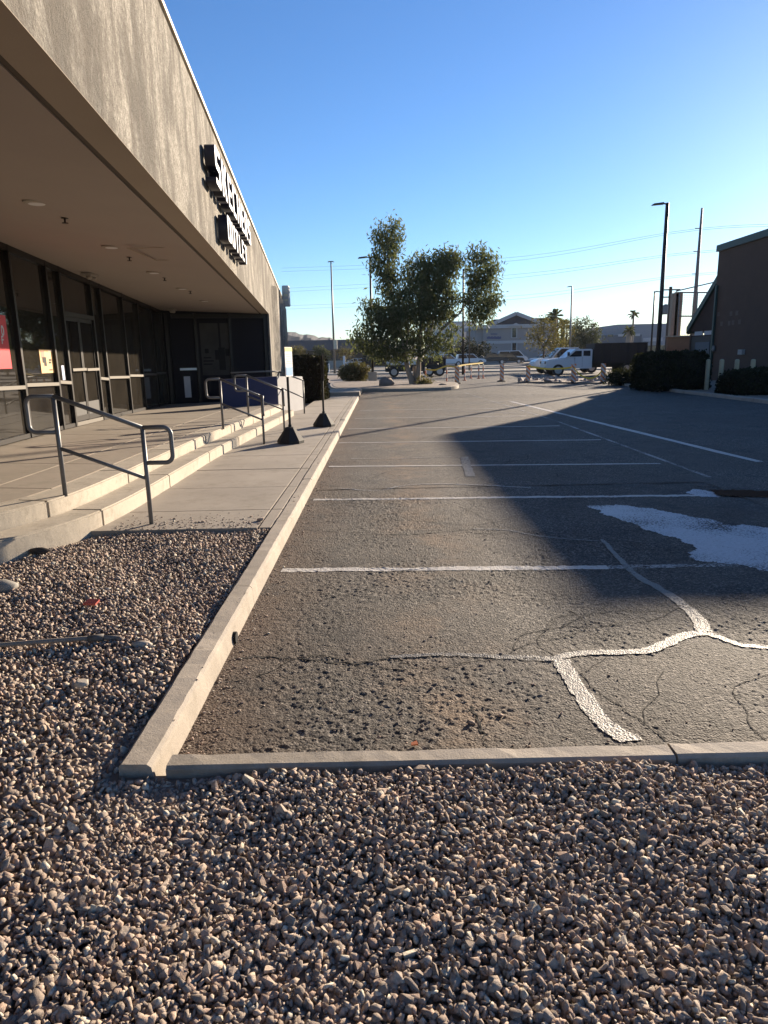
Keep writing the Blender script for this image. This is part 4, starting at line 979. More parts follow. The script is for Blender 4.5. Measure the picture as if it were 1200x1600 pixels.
for a, b, r in ((f1, AT(607, 440, TY), .10), (f1, AT(575, 525, TY), .05), (f2, AT(690, 515, TY), .09), (AT(690, 515, TY), AT(718, 490, TY), .075), (AT(718, 490, TY), AT(752, 440, TY), .06), (f2, AT(660, 440, TY), .09), (AT(607, 440, TY), AT(606, 360, TY), .05), (AT(672, 535, TY), AT(695, 430, TY), .06), (f1, AT(640, 470, TY), .08)):
    mb = MB(); limb(mb, a, b, r, r*.5, .2, 7); build('branch', mb, M_bark, tree, smooth=True)
# generic plants
def plant(name, label, cat, lobes, n, ln, wd, m, trunks=(), tm=M_barkd, group=None, droop=.1, clump=10, clr=.2, shell=.3, base=None):
    c = base or lobes[0][0]; root = thing(name, (c[0], c[1], 0), label, cat, group)
    V, F = leaf_mesh(lobes, n, ln, wd, droop, shell, clump, clr); np_mesh('crown' if trunks else 'foliage', V, F, m, root)
    if trunks:
        mb = MB()
        for a, b, r in trunks: limb(mb, a, b, r, r*.6, .12, 5)
        build('trunk', mb, tm, root, smooth=True)
    return root
def hedge(name, label, x0, x1, y0, y1, z1, m, n, core, ln=.09, wd=.05):
    root = thing(name, ((x0+x1)/2, (y0+y1)/2, 0), label, 'hedge')
    mb = MB(); e = .06; mb.box(x0+e, x1-e, y0+e, y1-e, .02, z1-e); build('twig_core', mb, core, root, bev=.15)
    A = np.array([(x1-x0)*(y1-y0), (x1-x0)*z1, (x1-x0)*z1, (y1-y0)*z1, (y1-y0)*z1]); A = A/A.sum(); f = rng.choice(5, n, p=A)
    u, v = rng.random(n), rng.random(n); P = np.zeros((n, 3))
    P[:, 0] = np.where(f == 3, x0, np.where(f == 4, x1, x0+u*(x1-x0))); P[:, 1] = np.where(f == 1, y0, np.where(f == 2, y1, np.where(f == 0, y0+v*(y1-y0), y0+u*(y1-y0)))); P[:, 2] = np.where(f == 0, z1, .03+v*(z1-.03))
    # rounded shoulders and lumps
    cx, cy = (x0+x1)/2, (y0+y1)/2; kk = np.clip((P[:, 2]/z1-.75)/.25, 0, 1)[:, None]**2
    P[:, :2] += (np.array([cx, cy])-P[:, :2])*kk*.10
    P += .05*np.sin(P[:, [1, 2, 0]]*3.1+P[:, [2, 0, 1]]*2.3)+rng.normal(size=P.shape)*.035
    a = rng.normal(size=(n, 3)); a /= np.linalg.norm(a, axis=1)[:, None]; b = rng.normal(size=(n, 3)); b -= (b*a).sum(1)[:, None]*a; b /= np.linalg.norm(b, axis=1)[:, None]
    V = np.stack([P, P+a*ln*.5+b*wd, P+a*ln, P+a*ln*.5-b*wd], 1).reshape(-1, 3); np_mesh('foliage', V, np.arange(4*n).reshape(-1, 4), m, root)
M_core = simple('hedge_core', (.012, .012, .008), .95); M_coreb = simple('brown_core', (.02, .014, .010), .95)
a = AT(454, 562, 26); b = AT(506, 600, 26)
hedge('trimmed_hedge', 'dark clipped brown hedge at the end of the sidewalk by the shop', a.x, b.x, 25.6, 27.6, a.z, M_leaf_b, 7000, M_coreb)
a = AT(1018, 554, 29); b = AT(1104, 560, 29)
hedge('trimmed_hedge', 'big dark green clipped hedge below the tall lamp post', a.x, b.x, 28.6, 31.2, a.z, M_leaf_h, 9000, M_core)
a = AT(1128, 580, 25.5); hedge('trimmed_hedge', 'dark green clipped hedge at the right edge in front of the posts', a.x+.1, a.x+5.2, 24.4, 26.0, a.z-.02, M_leaf_h, 9000, M_core)
for (px, py, rx, ry, Y, m, lab, n) in ((554, 583, 23, 13, 47, M_leaf_o, 'rounded olive brown shrub left of the concrete pedestal', 3200), (980, 592, 30, 13, 35, M_leaf_h, 'low dark spreading shrub left of the big hedge', 3600), (664, 600, 10, 5, 38.2, M_leaf_y, 'small yellow green weed at the foot of the tree', 500)):
    c, r = lobe(px, py, rx, ry, Y); plant('shrub', lab, 'shrub', [(c, r)], n, .22 if Y > 40 else .16, .06, m, base=c, droop=-.3, clump=8, clr=.12, shell=.35)
# trees farther off
def far_tree(name, lab, lobes, n, ln, wd, m, tr, Y, tm=M_barkd, droop=.1):
    L = [lobe(px, py, rx, ry, Y) for px, py, rx, ry in lobes]
    T = [(Vector((AT(a[0], a[1], Y).x, Y, 0)) if a[1] > 560 else AT(a[0], a[1], Y), AT(b[0], b[1], Y), r) for a, b, r in tr]
    plant(name, lab, 'tree', L, n, ln, wd, m, T, tm, 'trees across the street', droop, 10, .3, .1, base=tuple(T[0][0]))
far_tree('tree', 'thin leafed golden tree in front of the hotel', [(850, 528, 26, 20), (835, 520, 14, 14), (872, 530, 16, 22), (850, 505, 18, 10)], 1500, .3, .09, M_leaf_y, [((849, 585), (850, 540), .11), ((850, 545), (836, 515), .06), ((850, 545), (866, 510), .06)], 66)
far_tree('tree', 'grey green rounded tree right of the hotel', [(915, 520, 22, 22), (922, 535, 20, 16), (900, 512, 12, 14), (905, 535, 18, 14)], 3600, .42, .16, M_leaf_g, [((912, 575), (914, 520), .3)], 118)
far_tree('tree', 'yellow green tree between the hotel and the grey tree', [(884, 525, 12, 26), (890, 545, 14, 14), (876, 540, 10, 16)], 1800, .4, .14, M_leaf_y, [((886, 575), (885, 520), .16)], 112)
far_tree('tree', 'dark bushy tree before the hotel wing', [(730, 545, 22, 16), (752, 548, 16, 14), (712, 552, 14, 12)], 3000, .4, .16, M_leaf_h, [((735, 572), (735, 548), .2)], 125)
far_tree('tree', 'yellow green tree under the overpass at left', [(464, 552, 13, 10), (458, 556, 8, 8)], 1500, .4, .15, M_leaf_y, [((463, 575), (463, 552), .15)], 125)
far_tree('tree', 'small green tree right of the yellow one under the overpass', [(505, 556, 11, 9), (500, 548, 9, 8)], 1300, .4, .15, M_leaf_g, [((505, 575), (505, 555), .15)], 127)
far_tree('tree', 'pale bare looking tree by the overpass columns', [(540, 552, 12, 9)], 700, .35, .1, M_leaf_o, [((540, 575), (540, 552), .12)], 130)
far_tree('tree', 'low bushes before the grey office block', [(985, 560, 20, 6), (1000, 555, 10, 7)], 1300, .4, .15, M_leaf_g, [((990, 575), (990, 558), .12)], 120)
def palm(px, pt, Y, rad, lab, skirt=False, tr=.2):
    t = AT(px, pt, Y); b = AT(px-4, 575, Y); root = thing('palm_tree', (b.x, Y, 0), lab, 'palm tree', 'palms across the street')
    mb = MB(); limb(mb, (b.x, Y, 0), t, tr*1.2, tr, .03, 6); build('trunk', mb, M_bark, root, smooth=True)
    mb = MB()
    for k in range(34):
        az = random.uniform(0, 6.283); el = random.uniform(-.7, 1.2); L = rad*random.uniform(.8, 1.1)
        d = Vector((math.cos(az)*math.cos(el), math.sin(az)*math.cos(el), math.sin(el))); s = d.cross(Vector((0, 0, 1))).normalized()*rad*.16
        m1 = t+d*L*.6+Vector((0, 0, -.02*L)); m2 = t+d*L+Vector((0, 0, -.28*L))
        mb.face([t, m1+s, m2, m1-s])
    build('crown', mb, M_leaf_p, root)
palm(990, 491, 150, 1.5, 'tall slim palm above the grey office block')
palm(983, 517, 140, 1.6, 'shorter thick palm beside the slim palm', tr=.5)
palm(868, 494, 122, 2.0, 'palm with a full head between the hotel and the lamp pole', tr=.3)
palm(880, 508, 118, 1.7, 'second palm just right of the full headed one', tr=.3)

# ------------------------------------------------------------------ far buildings
def pxbox(px0, px1, py0, py1, Y, dep, z0=None):
    a, b = AT(px0, py0, Y), AT(px1, py1, Y); mb = MB(); mb.box(a.x, b.x, Y, Y+dep, b.z if z0 is None else z0, a.z); return mb
HY = 150
ht = thing('hotel', (AT(800, 560, HY).x, HY, 0), 'three storey grey beige hotel with dark gabled roof across the street', 'building')
build('wall', pxbox(755, 870, 511, 575, HY, 18, 0), M_hotel, ht)
build('wall', pxbox(743, 755, 514, 575, HY+.6, 16, 0), M_hotel, ht)
build('eave_band', pxbox(742, 871, 508, 511, HY-.5, 19), M_hotel2, ht)
build('floor_band', pxbox(760, 870, 533, 535, HY-.15, .14), M_hotel2, ht)
pk, l, r = AT(806, 491, HY), AT(770, 507, HY), AT(848, 507, HY)
mb = MB(); mb.prism([(l.x, HY-.3, l.z), (r.x, HY-.3, l.z), (pk.x, HY-.3, pk.z)], [(l.x, HY+15, l.z), (r.x, HY+15, l.z), (pk.x, HY+15, pk.z)]); build('roof', mb, M_roofdark, ht)
for a, b in ((l, pk), (pk, r)):
    mb = MB(); mb.beam((a.x, HY-.5, a.z+.15), (b.x, HY-.5, b.z+.15), .5, .7); build('gable_trim', mb, M_hotel2, ht)
build('side_roof', pxbox(838, 872, 497, 508, HY+3, 10), M_roofdark, ht)
build('side_roof', pxbox(772, 790, 499, 508, HY+4, 10), M_roofdark, ht)
a, b, c = AT(793, 510, HY), AT(817, 510, HY), AT(805, 505, HY)
mb = MB(); mb.prism([(a.x, HY-.9, a.z), (b.x, HY-.9, a.z), (c.x, HY-.9, c.z)], [(a.x, HY-.2, a.z), (b.x, HY-.2, a.z), (c.x, HY-.2, c.z)]); build('small_gable', mb, M_hotel2, ht)
for (py0, py1) in ((513, 527), (536, 549)):
    for px in (803.5,):
        f = build('window', pxbox(px-4.6, px+4.6, py0-1, py1+1, HY-.12, .1), M_hotel2, ht); build('pane', pxbox(px-2.8, px+2.8, py0, py1, HY-.18, .05), M_glass_d, f)
M_signblue = simple('sign_slate_blue', (.10, .11, .22), .7)
mb = MB()
for k in range(14):
    x0 = 761+k*1.6; a = AT(x0, 526.3-(.8 if k % 3 else 0), HY-.1); b = AT(x0+1.1, 529.5, HY-.1); mb.box(a.x, b.x, HY-.1, HY-.02, b.z, a.z)
for k in range(7):
    x0 = 767+k*1.5; a = AT(x0, 521, HY-.1); b = AT(x0+.9, 523, HY-.1); mb.box(a.x, b.x, HY-.1, HY-.02, b.z, a.z)
build('wall_sign', mb, M_signblue, ht)
wb = thing('white_building', (AT(700, 560, 170).x, 170, 0), 'pale white building seen through the tree left of the hotel', 'building')
build('wall', pxbox(672, 743, 505, 575, 170, 20, 0), M_whitebld, wb); build('roof_edge', pxbox(671, 744, 503, 505, 169.8, 20), M_hotel2, wb)
of = thing('office_block', (AT(990, 560, 190).x, 190, 0), 'stepped grey office block on the right beyond the trucks', 'building')
build('wall', pxbox(938, 965, 515, 572, 190, 30, 0), M_office, of); build('wall', pxbox(965, 1045, 507, 572, 191, 30, 0), M_office, of)
build('wall', pxbox(940, 1000, 524, 572, 188, 1.5, 0), M_office_d, of)
build('window_band', pxbox(950, 958, 523, 526, 187.9, .08), M_glass_d, of); build('window_band', pxbox(966, 1000, 522, 525, 187.9, .08), M_hotel2, of)
build('window_band', pxbox(1005, 1035, 528, 533, 190.9, .08), M_hotel2, of); build('window_band', pxbox(1008, 1040, 540, 548, 190.9, .08), M_glass_d, of)
ov = thing('overpass', (AT(500, 560, 210).x, 210, 0), 'long dark blue grey overpass beyond the street on the left', 'bridge')
build('deck', pxbox(380, 610, 534, 545, 210, 14), M_bridge, ov)
for px in (455, 480, 503, 528, 548, 575): build('column', pxbox(px-1.5, px+1.5, 545, 575, 213, 1.2, 0), M_bridge, ov)
build('back_wall', pxbox(380, 610, 545, 575, 222, 1, 0), M_bridge, ov)
fw_ = thing('low_wall', (AT(520, 570, 105).x, 105, 0), 'low pale street wall behind the dry shrub', 'wall')
build('wall', pxbox(500, 546, 564, 576, 105, .3, 0), M_pale, fw_)
for px, nm in ((500, 'white marker post at the left end of the low pale wall'), (538, 'white marker post right of the thin grey pole'), (513, 'short white marker post in front of the low wall')):
    b = AT(px, 575, 80); t = AT(px, 556 if px != 513 else 568, 80); mb = MB(); mb.box(b.x-.12, b.x+.12, 80, 80.15, 0, t.z); build('marker_post', mb, M_white, label=nm, cat='post')
# white sign box on the thin grey pole
a, b = AT(521, 531, 67.7), AT(527, 545, 67.7); mb = MB(); mb.box(a.x, b.x, 67.6, 67.8, b.z, a.z); build('pole_sign', mb, simple('pole_sign_cream', (.58, .55, .42), .6), label='small cream sign fixed to the thin grey twin headed pole', cat='sign')
# street, kerbed medians
st = setting('street'); g = MB(); g.sheet([(-200, 84), (200, 84), (200, 112), (-200, 112)], -.02); build('road_surface', g, M_asph_far, st)
for (y0, y1, x0, x1, z) in ((66.3, 68, -60, 60, .13), (82, 83.6, -90, 90, .13), (112.4, 114, -160, 160, .13)):
    mb = MB(); mb.box(x0, x1, y0, y1, -.03, z); build('median_kerb', mb, M_pale, st)
g = MB(); g.sheet([(-60, 68.1), (60, 68.1), (60, 81.9), (-60, 81.9)], -.015); build('far_lot_surface', g, M_asph_far, st)
# mountain
mb = MB(); n = 60; prof = []
for k in range(n+1):
    px = 300+k*6; t = px
    y = 519+8*math.sin((px-430)/90.0)**2*0+(0 if px < 455 else (px-455)*.16)+1.2*math.sin(px*.23)+.8*math.sin(px*.57); prof.append((px, min(y, 540)))
rows = [[AT(px, y, 900) for px, y in prof], [AT(px, y+6+2*math.sin(px*.4), 850) for px, y in prof], [Vector((AT(px, y, 800).x, 790, -.5)) for px, y in prof]]
k0 = [[tuple(p) for p in r_] for r_ in rows]
for i in range(2):
    for k in range(n): mb.face([k0[i+1][k], k0[i+1][k+1], k0[i][k+1], k0[i][k]])
build('hill', mb, M_hill, kind='structure')

# ------------------------------------------------------------------ vehicles
def wheel(root, x, y, r, wd, s):
    mb = MB(); mb.tube([(x, y-wd/2, r), (x, y+wd/2, r)], r, 18); t = build('wheel', mb, M_tyre, root, local=True)
    mb = MB(); yo = y+s*wd/2; mb.tube([(x, yo-.02, r), (x, yo+s*.012 if 1 else yo, r)], r*.62, 14); build('rim', mb, M_rim, t, local=True)
def sideprism(mb, poly, w0, inset=.0):
    a = sum(poly[i][0]*poly[(i+1) % len(poly)][1]-poly[(i+1) % len(poly)][0]*poly[i][1] for i in range(len(poly)))
    if a > 0: poly = poly[::-1]
    mb.prism([(x, -w0/2, z) for x, z in poly][::-1], [(x, w0/2, z) for x, z in poly][::-1])
def vehicle(name, label, cat, loc, rz, kind, paint, group='parked vehicles'):
    root = thing(name, loc, label, cat, group, rz); ORG[root.name] = Vector()
    W2 = 1.8
    if kind == 'sedan':
        body = [(-2.3, .35), (-2.3, .75), (-2.1, .95), (-1.2, 1.0), (1.0, .98), (2.0, .85), (2.3, .65), (2.3, .35), (1.75, .3), (-1.75, .3)]
        cab = [(-1.75, .98), (-1.0, 1.42), (.25, 1.45), (1.15, .98)]; wx, r = (-1.4, 1.4), .33
    elif kind == 'suv':
        body = [(-2.3, .42), (-2.35, 1.05), (1.0, 1.08), (2.1, .98), (2.35, .75), (2.35, .42)]; cab = [(-2.25, 1.06), (-2.1, 1.75), (.35, 1.78), (1.15, 1.06)]; wx, r = (-1.4, 1.45), .38; W2 = 1.9
    elif kind == 'pickup':
        body = [(-2.8, .5), (-2.8, 1.1), (1.2, 1.15), (2.4, 1.08), (2.75, .85), (2.75, .5)]; cab = [(-.9, 1.12), (-.75, 1.85), (.7, 1.87), (1.4, 1.14)]; wx, r = (-1.7, 1.75), .40; W2 = 1.95
    else:  # van
        body = [(-2.7, .4), (-2.7, 1.2), (2.2, 1.2), (2.6, .95), (2.6, .4)]; cab = [(-2.68, 1.19), (-2.6, 2.2), (1.1, 2.25), (2.1, 1.19)]; wx, r = (-1.6, 1.7), .36; W2 = 1.95
    mb = MB(); sideprism(mb, body, W2); build('body', mb, paint, root, local=True, bev=.08)
    mb = MB(); sideprism(mb, cab, W2*.86); ch = build('cabin', mb, paint, root, local=True, bev=.07)
    cx = sum(p[0] for p in cab)/len(cab); zt, z_b = max(p[1] for p in cab), min(p[1] for p in cab)
    for s in (-1, 1):
        gp = [(cx+(x-cx)*.90, z_b+.05+(z-z_b)*.82) for x, z in cab]; halves = ((lambda x: x < cx), (lambda x: x >= cx))
        a = sum(gp[i][0]*gp[(i+1) % 4][1]-gp[(i+1) % 4][0]*gp[i][1] for i in range(4))
        xl0, xl1, xr1, xr0 = gp[0], gp[1], gp[2], gp[3]; m0 = ((xl0[0]+xr0[0])/2, xl0[1]); m1 = ((xl1[0]+xr1[0])/2, xl1[1])
        for q in ([xl0, xl1, (m1[0]-.04, m1[1]), (m0[0]-.04, m0[1])], [(m0[0]+.04, m0[1]), (m1[0]+.04, m1[1]), xr1, xr0]):
            yb = s*W2*.43; mb = MB(); pts0 = [(x, yb, z) for x, z in q]; pts1 = [(x, yb+s*.015, z) for x, z in q]
            mb.prism(pts0, pts1); build('side_window', mb, M_glass_d, root, local=True)
    (ax, az), (bx_, bz) = cab[2], cab[3]
    mb = MB(); mb.prism([(bx_-.02, -W2*.36, bz+.08), (bx_-.02, W2*.36, bz+.08), (ax+.06, W2*.34, az-.08), (ax+.06, -W2*.34, az-.08)], [(bx_+.03, -W2*.36, bz+.08), (bx_+.03, W2*.36, bz+.08), (ax+.11, W2*.34, az-.08), (ax+.11, -W2*.34, az-.08)]); build('windscreen', mb, M_glass_d, root, local=True)
    for x in wx:
        for s in (-1, 1): wheel(root, x, s*(W2/2-.1), r, .22, s)
    fx_ = max(p[0] for p in body)
    for s in (-1, 1):
        mb = MB(); mb.box(fx_-.02, fx_+.025, s*W2*.36-.13, s*W2*.36+.13, .68, .82); build('headlight', mb, M_white, root, local=True)
        mb = MB(); mb.box(-fx_-.03, -fx_+.02, s*W2*.38-.1, s*W2*.38+.1, .72, .86); build('tail_light', mb, simple('tail_red', (.35, .02, .02), .4), root, local=True)
    return root
def vpos(px, Y): p = AT(px, 565, Y); return (p.x, Y, 0)
PIv = math.pi
vehicle('parked_car', 'silver white sedan at the left beyond the dry shrub', 'car', vpos(563, 104), .0, 'sedan', M_carsilver)
vehicle('parked_pickup', 'dark grey pickup truck in front of the hotel wing', 'pickup truck', vpos(767, 116), R(-6), 'pickup', M_cardark)
vehicle('parked_suv', 'black sport utility car right of the dark grey pickup', 'car', vpos(797, 121), R(-8), 'suv', M_carblack)
vehicle('parked_van', 'white van behind the black sport utility car', 'van', vpos(801, 129), R(-4), 'van', M_carwhite)
vehicle('parked_car', 'pale silver sedan behind the small golden tree', 'car', vpos(849, 112), PIv, 'sedan', M_carsilver)
vehicle('parked_car', 'white car with a red roof edge behind the barrier posts', 'car', vpos(735, 112), R(3), 'suv', M_carwhite)
vehicle('parked_car', 'white car right of the flatbed truck behind the tree', 'car', vpos(700, 104), .0, 'suv', M_carwhite)
vehicle('parked_suv', 'dark car in the shade behind the lamp post pedestal', 'car', vpos(592, 92), .0, 'suv', M_carblack)
# dump truck
def dump_truck(loc, rz, label):
    root = thing('dump_truck', loc, label, 'truck', None, rz); ORG[root.name] = Vector()
    W2 = 2.0   # faces +x local
    mb = MB(); sideprism(mb, [(1.05, .55), (1.05, 1.27), (1.75, 1.26), (2.98, 1.18), (3.13, 1.04), (3.15, .5), (2.9, .45), (1.3, .45)], W2); build('bonnet', mb, M_carwhite, root, local=True, bev=.07)
    mb = MB(); sideprism(mb, [(-.2, .5), (-.2, 1.82), (-.1, 1.88), (1.0, 1.88), (1.12, 1.83), (1.72, 1.30), (1.72, 1.275), (1.04, 1.275), (1.04, .5)], W2*.96); cabn = build('cab', mb, M_carwhite, root, local=True, bev=.04)
    for s in (-1, 1):
        y0 = s*W2*.481
        for q in ([(-.05, 1.38), (-.05, 1.76), (.45, 1.76), (.45, 1.4)], [(.58, 1.36), (.58, 1.76), (1.02, 1.76), (1.48, 1.36)]):
            mb = MB(); mb.prism([(x, y0, z) for x, z in q], [(x, y0+s*.012, z) for x, z in q]); build('side_window', mb, M_glass_d, root, local=True)
        mb = MB(); mb.box(.515, .525, min(y0, y0+s*.01), max(y0, y0+s*.01), .6, 1.35); build('door_seam', mb, M_cardark, root, local=True)
        mb = MB(); mb.box(1.5, 1.62, min(y0, y0+s*.24), max(y0, y0+s*.24), 1.42, 1.68); build('mirror', mb, M_black, root, local=True)
    mb = MB(); mb.box(-4.1, -.3, -1.12, 1.12, .85, 2.2); bed = build('bed', mb, M_box, root, local=True, bev=.02)
    for k in range(7):
        for s in (-1, 1):
            x = -4.0+k*.6; mb = MB(); mb.box(x, x+.08, min(s*1.122, s*1.17), max(s*1.122, s*1.17), .85, 2.15); build('bed_rib', mb, M_box, bed, local=True)
    mb = MB(); mb.box(-4.1, -.3, -1.16, 1.16, 2.202, 2.26); build('bed_rail', mb, M_box, bed, local=True)
    mb = MB(); mb.box(-4.0, 1.0, -.45, .45, .55, .94); build('chassis', mb, M_black, root, local=True)
    for k in range(10):
        mb = MB(); x = -3.9+k*.36; mb.box(x, x+.2, -1.145, -1.13, 1.0, 1.05); build('reflector', mb, simple('reflector', (.5, .12, .1), .4), root, local=True)
    for x, r in ((2.25, .42), (-2.7, .42)):
        for s in (-1, 1): wheel(root, x, s*.9, r, .26, s)
    for s in (-1, 1):
        mb = MB(); mb.box(3.12, 3.17, s*.75-.14, s*.75+.14, .88, 1.06); build('headlight', mb, M_glass_d, root, local=True)
    mb = MB(); mb.box(3.13, 3.28, -1, 1, .5, .68); build('bumper', mb, M_rim, root, local=True, bev=.03)
    return root
p = AT(914, 586, 52); dump_truck((p.x, 52, 0), PIv, 'white dump truck with tall dark brown bed parked beyond the tape')
p = AT(884, 580, 57); vehicle('parked_pickup', 'white pickup cab standing behind the dump truck', 'pickup truck', (p.x+.3, 58, 0), PIv, 'pickup', M_carwhite).scale = (1.05, 1.05, 1.1)
# flatbed behind the tree, pale ramp rails and white cab
p = AT(640, 586, 58)
fl = thing('flatbed_truck', (p.x, 58, 0), 'white cab work truck with dark lower body partly hidden behind the tree', 'truck'); ORG[fl.name] = Vector()
mb = MB(); sideprism(mb, [(-1.9, .95), (-1.9, 1.25), (-1.55, 1.95), (-.3, 2.0), (-.1, 1.4), (.6, 1.35), (.6, .95)], 2.0); build('cab', mb, M_carwhite, fl, local=True, bev=.05)
mb = MB(); mb.box(-2.0, 2.9, -.98, .98, .42, .945); build('lower_body', mb, M_black, fl, local=True, bev=.03)
for s in (-1, 1):
    mb = MB(); q = [(-1.5, 1.35), (-1.3, 1.82), (-.5, 1.82), (-.5, 1.35)]; mb.prism([(x, s*1.002, z) for x, z in q], [(x, s*1.015, z) for x, z in q]); build('side_window', mb, M_glass_d, fl, local=True)
mb = MB(); mb.box(.7, 2.9, -1.0, 1.0, .95, 1.5); build('bed', mb, M_box, fl, local=True, bev=.03)
for x in (-1.3, 1.55, 2.4):
    for s in (-1, 1): wheel(fl, x, s*.9, .40, .25, s)

# ------------------------------------------------------------------ tree island, boulders, tape fence
isl = setting('tree_island')
ip = catmull([tuple(G(x, y)) for x, y in ((556, 612), (600, 612), (660, 611), (705, 609), (717, 605), (705, 600), (650, 598), (560, 599), (520, 601), (520, 610), (556, 612))], 5)[:-1]
pl = [(p.x, p.y) for p in ip]
mb = MB(); mb.slab(pl, -.03, .14); build('island_kerb', mb, M_kerb, isl, bev=.02)
cx = sum(p[0] for p in pl)/len(pl); cy = sum(p[1] for p in pl)/len(pl)
mb = MB(); mb.slab([(cx+(x-cx)*.955, cy+(y-cy)*.90) for x, y in pl], .1, .155); build('island_soil', mb, M_dirt, isl)
def hull(n, seed, flat=1.0):
    r = np.random.default_rng(seed); P = r.normal(size=(n, 3)); P /= np.linalg.norm(P, axis=1)[:, None]; P *= (.78+.3*r.random(n))[:, None]; P[:, 2] *= flat
    bm = bmesh.new(); [bm.verts.new(p) for p in P]; res = bmesh.ops.convex_hull(bm, input=bm.verts); bmesh.ops.delete(bm, geom=list({v for v in bm.verts if not v.link_faces}), context='VERTS')
    bmesh.ops.triangulate(bm, faces=bm.faces); bm.verts.index_update()
    V = np.array([v.co[:] for v in bm.verts]); F = np.array([[v.index for v in f.verts] for f in bm.faces]); bm.free(); return V, F
def boulder(px0, px1, py0, py1, Y, seed, lab):
    a, b = AT(px0, py0, Y), AT(px1, py1, Y); V, F = hull(26, seed)
    V = V*np.array([(b.x-a.x)/2, (b.x-a.x)/2.2, (a.z-.0)/1.75]); V += np.array([(a.x+b.x)/2, Y, (a.z-0)*.45])
    np_mesh('boulder', V, F, M_boulder, label=lab, cat='boulder', group='boulders on the tree island')
boulder(591, 616, 588, 607, 37.0, 3, 'large brown boulder left of the tree trunks')
boulder(680, 702, 599, 608, 36.2, 4, 'low pale boulder right of the tree trunks')
boulder(583, 591, 607, 614, 34.2, 5, 'small stone at the front of the island by the sidewalk')
def delineator(px, py, Y, h, lab, wd=.20, m=None):
    p = AT(px, py, Y); root = thing('barricade_post', (p.x, Y, 0), lab, 'barricade post', 'orange and white barricade posts')
    mb = MB(); mb.box(-wd/2, wd/2, -.03, .03, .09, h); build('panel', mb, m or M_barr, root, local=True, bev=.01)
    mb = MB(); mb.lathe((0, 0, 0), [(.28, 0), (.28, .05), (.14, .09)], 8); build('base', mb, M_rubber, root, local=True)
    return root
for px, Y, h, lab, wd in ((714, 41.5, 1.0, 'striped barricade post with white base right of the tree', .26), (784, 43, 1.05, 'striped barricade post standing alone before the dark pickup', .24), (825, 40.6, 1.02, 'pinkish barricade post at the left end of the yellow tape', .24), (896, 38.2, 1.05, 'striped barricade post in front of the dump truck cab', .26), (942, 37.4, 1.05, 'striped barricade post at the right end of the sagging tape', .26)):
    delineator(px, 590, Y, h, lab, wd)
posts = [(665, 42.5, 'thin red and white post left end of the tape fence'), (698, 44, 'thin orange post behind the striped barricade'), (726, 46, 'short orange post in the middle of the tape fence'), (736, 50, 'thin white post right of the middle orange post'), (748, 49, 'thin white post second from the right end of the fence'), (755, 49.5, 'thin white post at the right end of the tape fence')]
M_thin = striped('thin_post_stripe', (.66, .20, .10), (.68, .62, .56), .5, 0)
for px, Y, lab in posts:
    p = AT(px, 585, Y); mb = MB(); mb.lathe((p.x, Y, 0), [(.12, 0), (.12, .04), (.045, .06), (.045, .95), (.02, .98)], 8); build('thin_post', mb, M_thin, label=lab, cat='post', group='thin posts of the tape fence')
def tape(P, lab):
    pts = catmull(P, 6); mb = MB()
    for i in range(len(pts)-1):
        a, b = pts[i], pts[i+1]; d = (b-a).normalized(); n = Vector((d.y, -d.x, 0)).normalized()*.004; u = Vector((0, 0, .045))
        mb.prism([a-u-n, b-u-n, b-u+n, a-u+n], [a+u-n, b+u-n, b+u+n, a+u+n])
    build('barrier_tape', mb, M_tape, label=lab, cat='tape', group='yellow barrier tapes')
tape([AT(665, 577, 42.4), AT(680, 578, 43), AT(698, 572, 43.9), AT(712, 573, 44.4), AT(726, 570, 45.9), AT(755, 567, 49.4)], 'yellow tape strung along the thin posts right of the tree')
tape([AT(825, 572, 40.5), AT(850, 576, 39.8), AT(875, 576, 38.9), AT(893, 574, 38.1)], 'nearly straight yellow tape before the dump truck')
tape([AT(897, 575, 38.1), AT(907, 586, 37.9), AT(920, 591, 37.7), AT(932, 588, 37.5), AT(940, 580, 37.3)], 'sagging yellow tape below the dump truck bed')
# rock bed below the truck, individual river stones
rb = setting('rock_bed')
mb = MB(); a, b, c, d = G(812, 598), G(936, 600), G(950, 592), G(815, 590); mb.slab([(q.x, q.y) for q in (a, b, c, d)], -.02, .08); build('bed_soil', mb, M_dirt, rb)
protoM = []
for k in range(24):
    V, F = hull(13 if k % 3 else 17, 100+k, random.uniform(.5, .9)); V *= np.array([random.uniform(.9, 1.5), random.uniform(.7, 1.1), 1])*1.12; protoM.append((V, F))
pm_ = []
for k, (V, F) in enumerate(protoM):
    me = bpy.data.meshes.new('stone'); me.from_pydata(V.tolist(), [], F.tolist()); me.materials.append(M_stone); me.update(); pm_.append(me)
def loose(me, loc, s, par, nm='stone'):
    o = bpy.data.objects.new(nm, me); COL.objects.link(o); o.parent = par; o.location = Vector(loc)-ORG.get(par.name, Vector())
    o.scale = (s, s, s); o.rotation_euler = (random.uniform(0, 6.28), random.uniform(0, 6.28), random.uniform(0, 6.28)); return o
M_river = simple('river_stone', (.34, .30, .27), .85, var=.4, ns=8)
rm = [m.copy() for m in pm_[:8]]
for m in rm: m.materials[0] = M_river
for k in range(60):
    u, v = random.random(), random.random(); q = a.lerp(b, u).lerp(d.lerp(c, u), v); loose(random.choice(rm), (q.x, q.y, .1), random.uniform(.09, .2), rb, 'river_stone')
# strip of landscape by the shop end and right bed
g = MB(); g.sheet([(-9, 22.5), (-2.5, 22.5), (-2.5, 66), (-9, 66)], .02); build('dirt_strip', g, M_dirt, kind='structure')
g = MB(); g.sheet([(11.9, 8), (60, 8), (60, 60), (11.9, 36)], .06); build('planting_bed', g, M_dirt, kind='structure')

